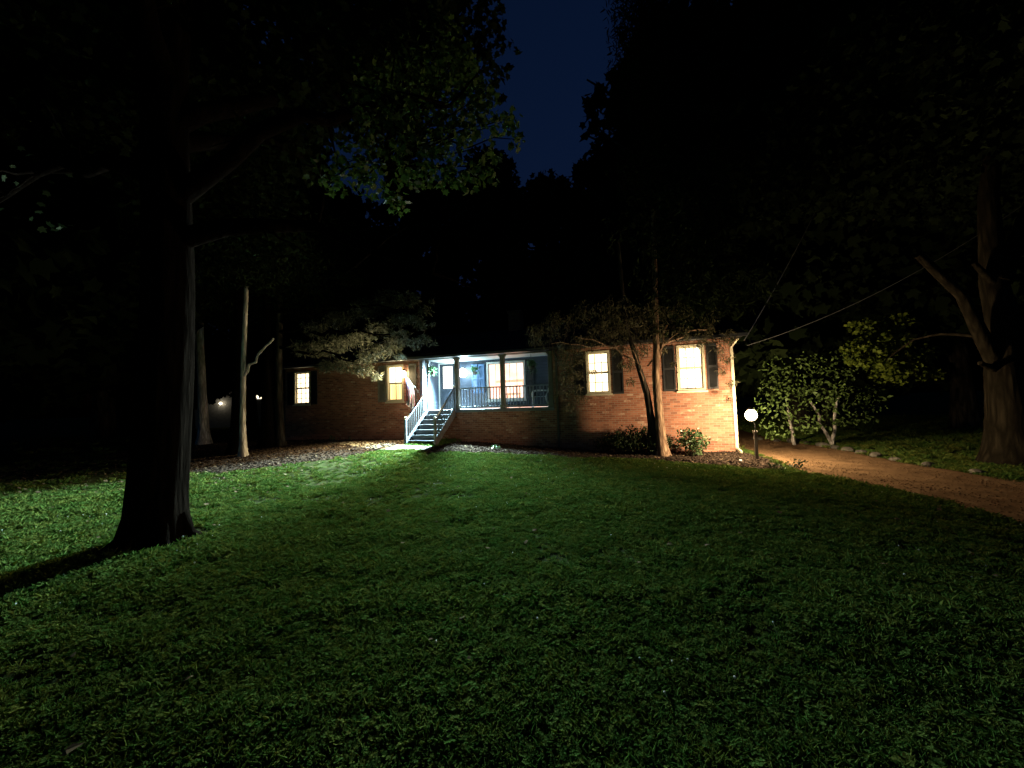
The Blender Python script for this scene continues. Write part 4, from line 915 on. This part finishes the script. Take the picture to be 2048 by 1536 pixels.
for r0, r1, dens, sc_ in ((.7, 3.5, 1500, .85), (3.5, 6, 850, 1.0), (6, 10, 420, 1.2), (10, 15, 230, 1.4), (15, 24, 50, 2.2), (24, 40, 9, 3.6)):
    x, y, r = region(r0, r1, dens, 1.12)
    m = ~inpoly(x, y, BED_R) & ~inpoly(x, y, DPOLY) & ~inpoly(x, y, HPOLY) & ~inpoly(x, y, PATH) & (np.hypot(x - T1[0], y - T1[1]) > .62)
    lb_ = inpoly(x, y, BED_L); m &= ~lb_
    cl = vnoise(x, y, .45, 3) * .6 + vnoise(x, y, 1.6, 4) * .4
    thin = np.clip((-x - 2.6) / 3, 0, 1) * np.clip((y - 8.5) / 3, 0, 1)       # worn, brownish turf towards the trees
    m &= rng.uniform(0, 1, len(x)) < (.15 + 1.5 * cl) * (1 - .86 * thin)
    x, y, cl = x[m], y[m], cl[m] * (1 - .35 * thin[m])
    XS.append(x); YS.append(y); SS.append(sc_ * (.55 + .85 * cl) * rng.uniform(.7, 1.25, len(x)))
x = np.concatenate(XS); y = np.concatenate(YS); S = np.concatenate(SS)
r_ = random.Random(5)
tc = stuff_col('grass_tuft', [(tuft(34, .060, .046 if k % 3 else .058, .0013, r_) if k not in (4, 8) else clover(14, .06, r_), M['blade']) for k in range(10)])
scatter('grass', np.stack([x, y, terr(x, y)], -1), S, tc, M['blade'], 'short green lawn grass in the foreground, lit by the house lamps', 'grass')
# fallen leaves: thick on the mulch and under the left trees, thin on the lawn
lc = stuff_col('fallen_leaf', [])
for i in range(10):
    me = bpy.data.meshes.new('fallen_leaf'); k = LOBED if i % 2 else OVAL * [1.6, 1]; s_ = .045 * r_.uniform(.7, 1.3)
    me.from_pydata([(p[0] * s_, (p[1] - .5) * s_, .006 + abs(p[0]) * s_ * .35 + r_.uniform(0, .004)) for p in k], [], [tuple(range(len(k)))]); me.update(); me.materials.append(M['litter'])
    lc.objects.link(bpy.data.objects.new('fallen_leaf', me))
XS, YS, ZS_ = [], [], []
x, y, r = region(2, 22, 26, 1.05); bl_ = inpoly(x, y, BED_L); br_ = inpoly(x, y, BED_R); dr_ = inpoly(x, y, DPOLY)
keep = (rng.uniform(0, 1, len(x)) < np.where(bl_, .6, np.where(br_, .6, np.where(dr_, .02, .035 + .8 * np.clip((-x - 2.6) / 4, 0, 1) * np.clip((y - 8) / 3, 0, 1))))) & ~inpoly(x, y, HPOLY)
x, y = x[keep], y[keep]; zz = terr(x, y) + np.where(bl_[keep] | br_[keep], .018, np.where(dr_[keep], .03, rng.uniform(.02, .06, len(x))))
scatter('fallen_leaves', np.stack([x, y, zz], -1), rng.uniform(.7, 1.7, len(x)), lc, M['litter'], 'dry fallen leaves strewn on the mulch and lawn', 'leaves', .5)
# bark chips on the beds
cc = bpy.data.collections.new('bark_chip')
for i in range(10):
    b = MB(); b.ball((0, 0, .008), .022, 6, 1.6, .7, .45, .3, i); me = bpy.data.meshes.new('bark_chip'); me.from_pydata(b.v, [], b.f); me.update(); me.materials.append(M['mulch']); cc.objects.link(bpy.data.objects.new('bark_chip', me))
x, y, r = region(8, 20, 150, 1.0); k = inpoly(x, y, BED_L) | inpoly(x, y, BED_R); x, y = x[k], y[k]
scatter('bark_chips', np.stack([x, y, terr(x, y) + .014], -1), rng.uniform(.6, 1.8, len(x)), cc, M['mulch'], 'bark chips covering the planting beds', 'mulch', .4)
# gravel on the drive
x, y, r = region(6, 20, 200, 1.2); k = inpoly(x, y, DPOLY); x, y = x[k], y[k]
gc = bpy.data.collections.new('pebble')
for i in range(10):
    b = MB(); b.ball((0, 0, .004), .013, 6, 1.3, 1, .7, .25, i); me = bpy.data.meshes.new('pebble'); me.from_pydata([tuple(c * .6 for c in v) for v in b.v], [], b.f); me.update(); me.materials.append(M['gravel']); gc.objects.link(bpy.data.objects.new('pebble', me))
scatter('gravel', np.stack([x, y, terr(x, y) + .024], -1), rng.uniform(.5, 1.8, len(x)), gc, M['gravel'], 'loose gravel on the driveway', 'gravel', .4)

# tiny white clover heads in the lawn
fc = bpy.data.collections.new('clover_flower')
M['flower'] = foliage('clover_flower', (.35, .36, .30), (.6, .6, .55), .2, .6)
for i in range(10):
    b = MB(); b.ball((0, 0, .045), .008, 6, j=.2, seed=i); b.tube([(0, 0, 0), (0, 0, .04)], .001, 3)
    me = bpy.data.meshes.new('clover_flower'); me.from_pydata(b.v, [], b.f); me.update(); me.materials.append(M['flower']); fc.objects.link(bpy.data.objects.new('clover_flower', me))
x, y, r = region(1.5, 13, 7, 1.0); k = ~inpoly(x, y, BED_R) & ~inpoly(x, y, BED_L) & ~inpoly(x, y, DPOLY) & ~inpoly(x, y, HPOLY) & (rng.uniform(0, 1, len(x)) < vnoise(x, y, 1.3, 9) ** 3 * 1.6)
x, y = x[k], y[k]
scatter('clover_flowers', np.stack([x, y, terr(x, y)], -1), rng.uniform(.6, 1.3, len(x)), fc, M['flower'], 'tiny white clover flowers dotted through the lawn', 'flowers', .4)
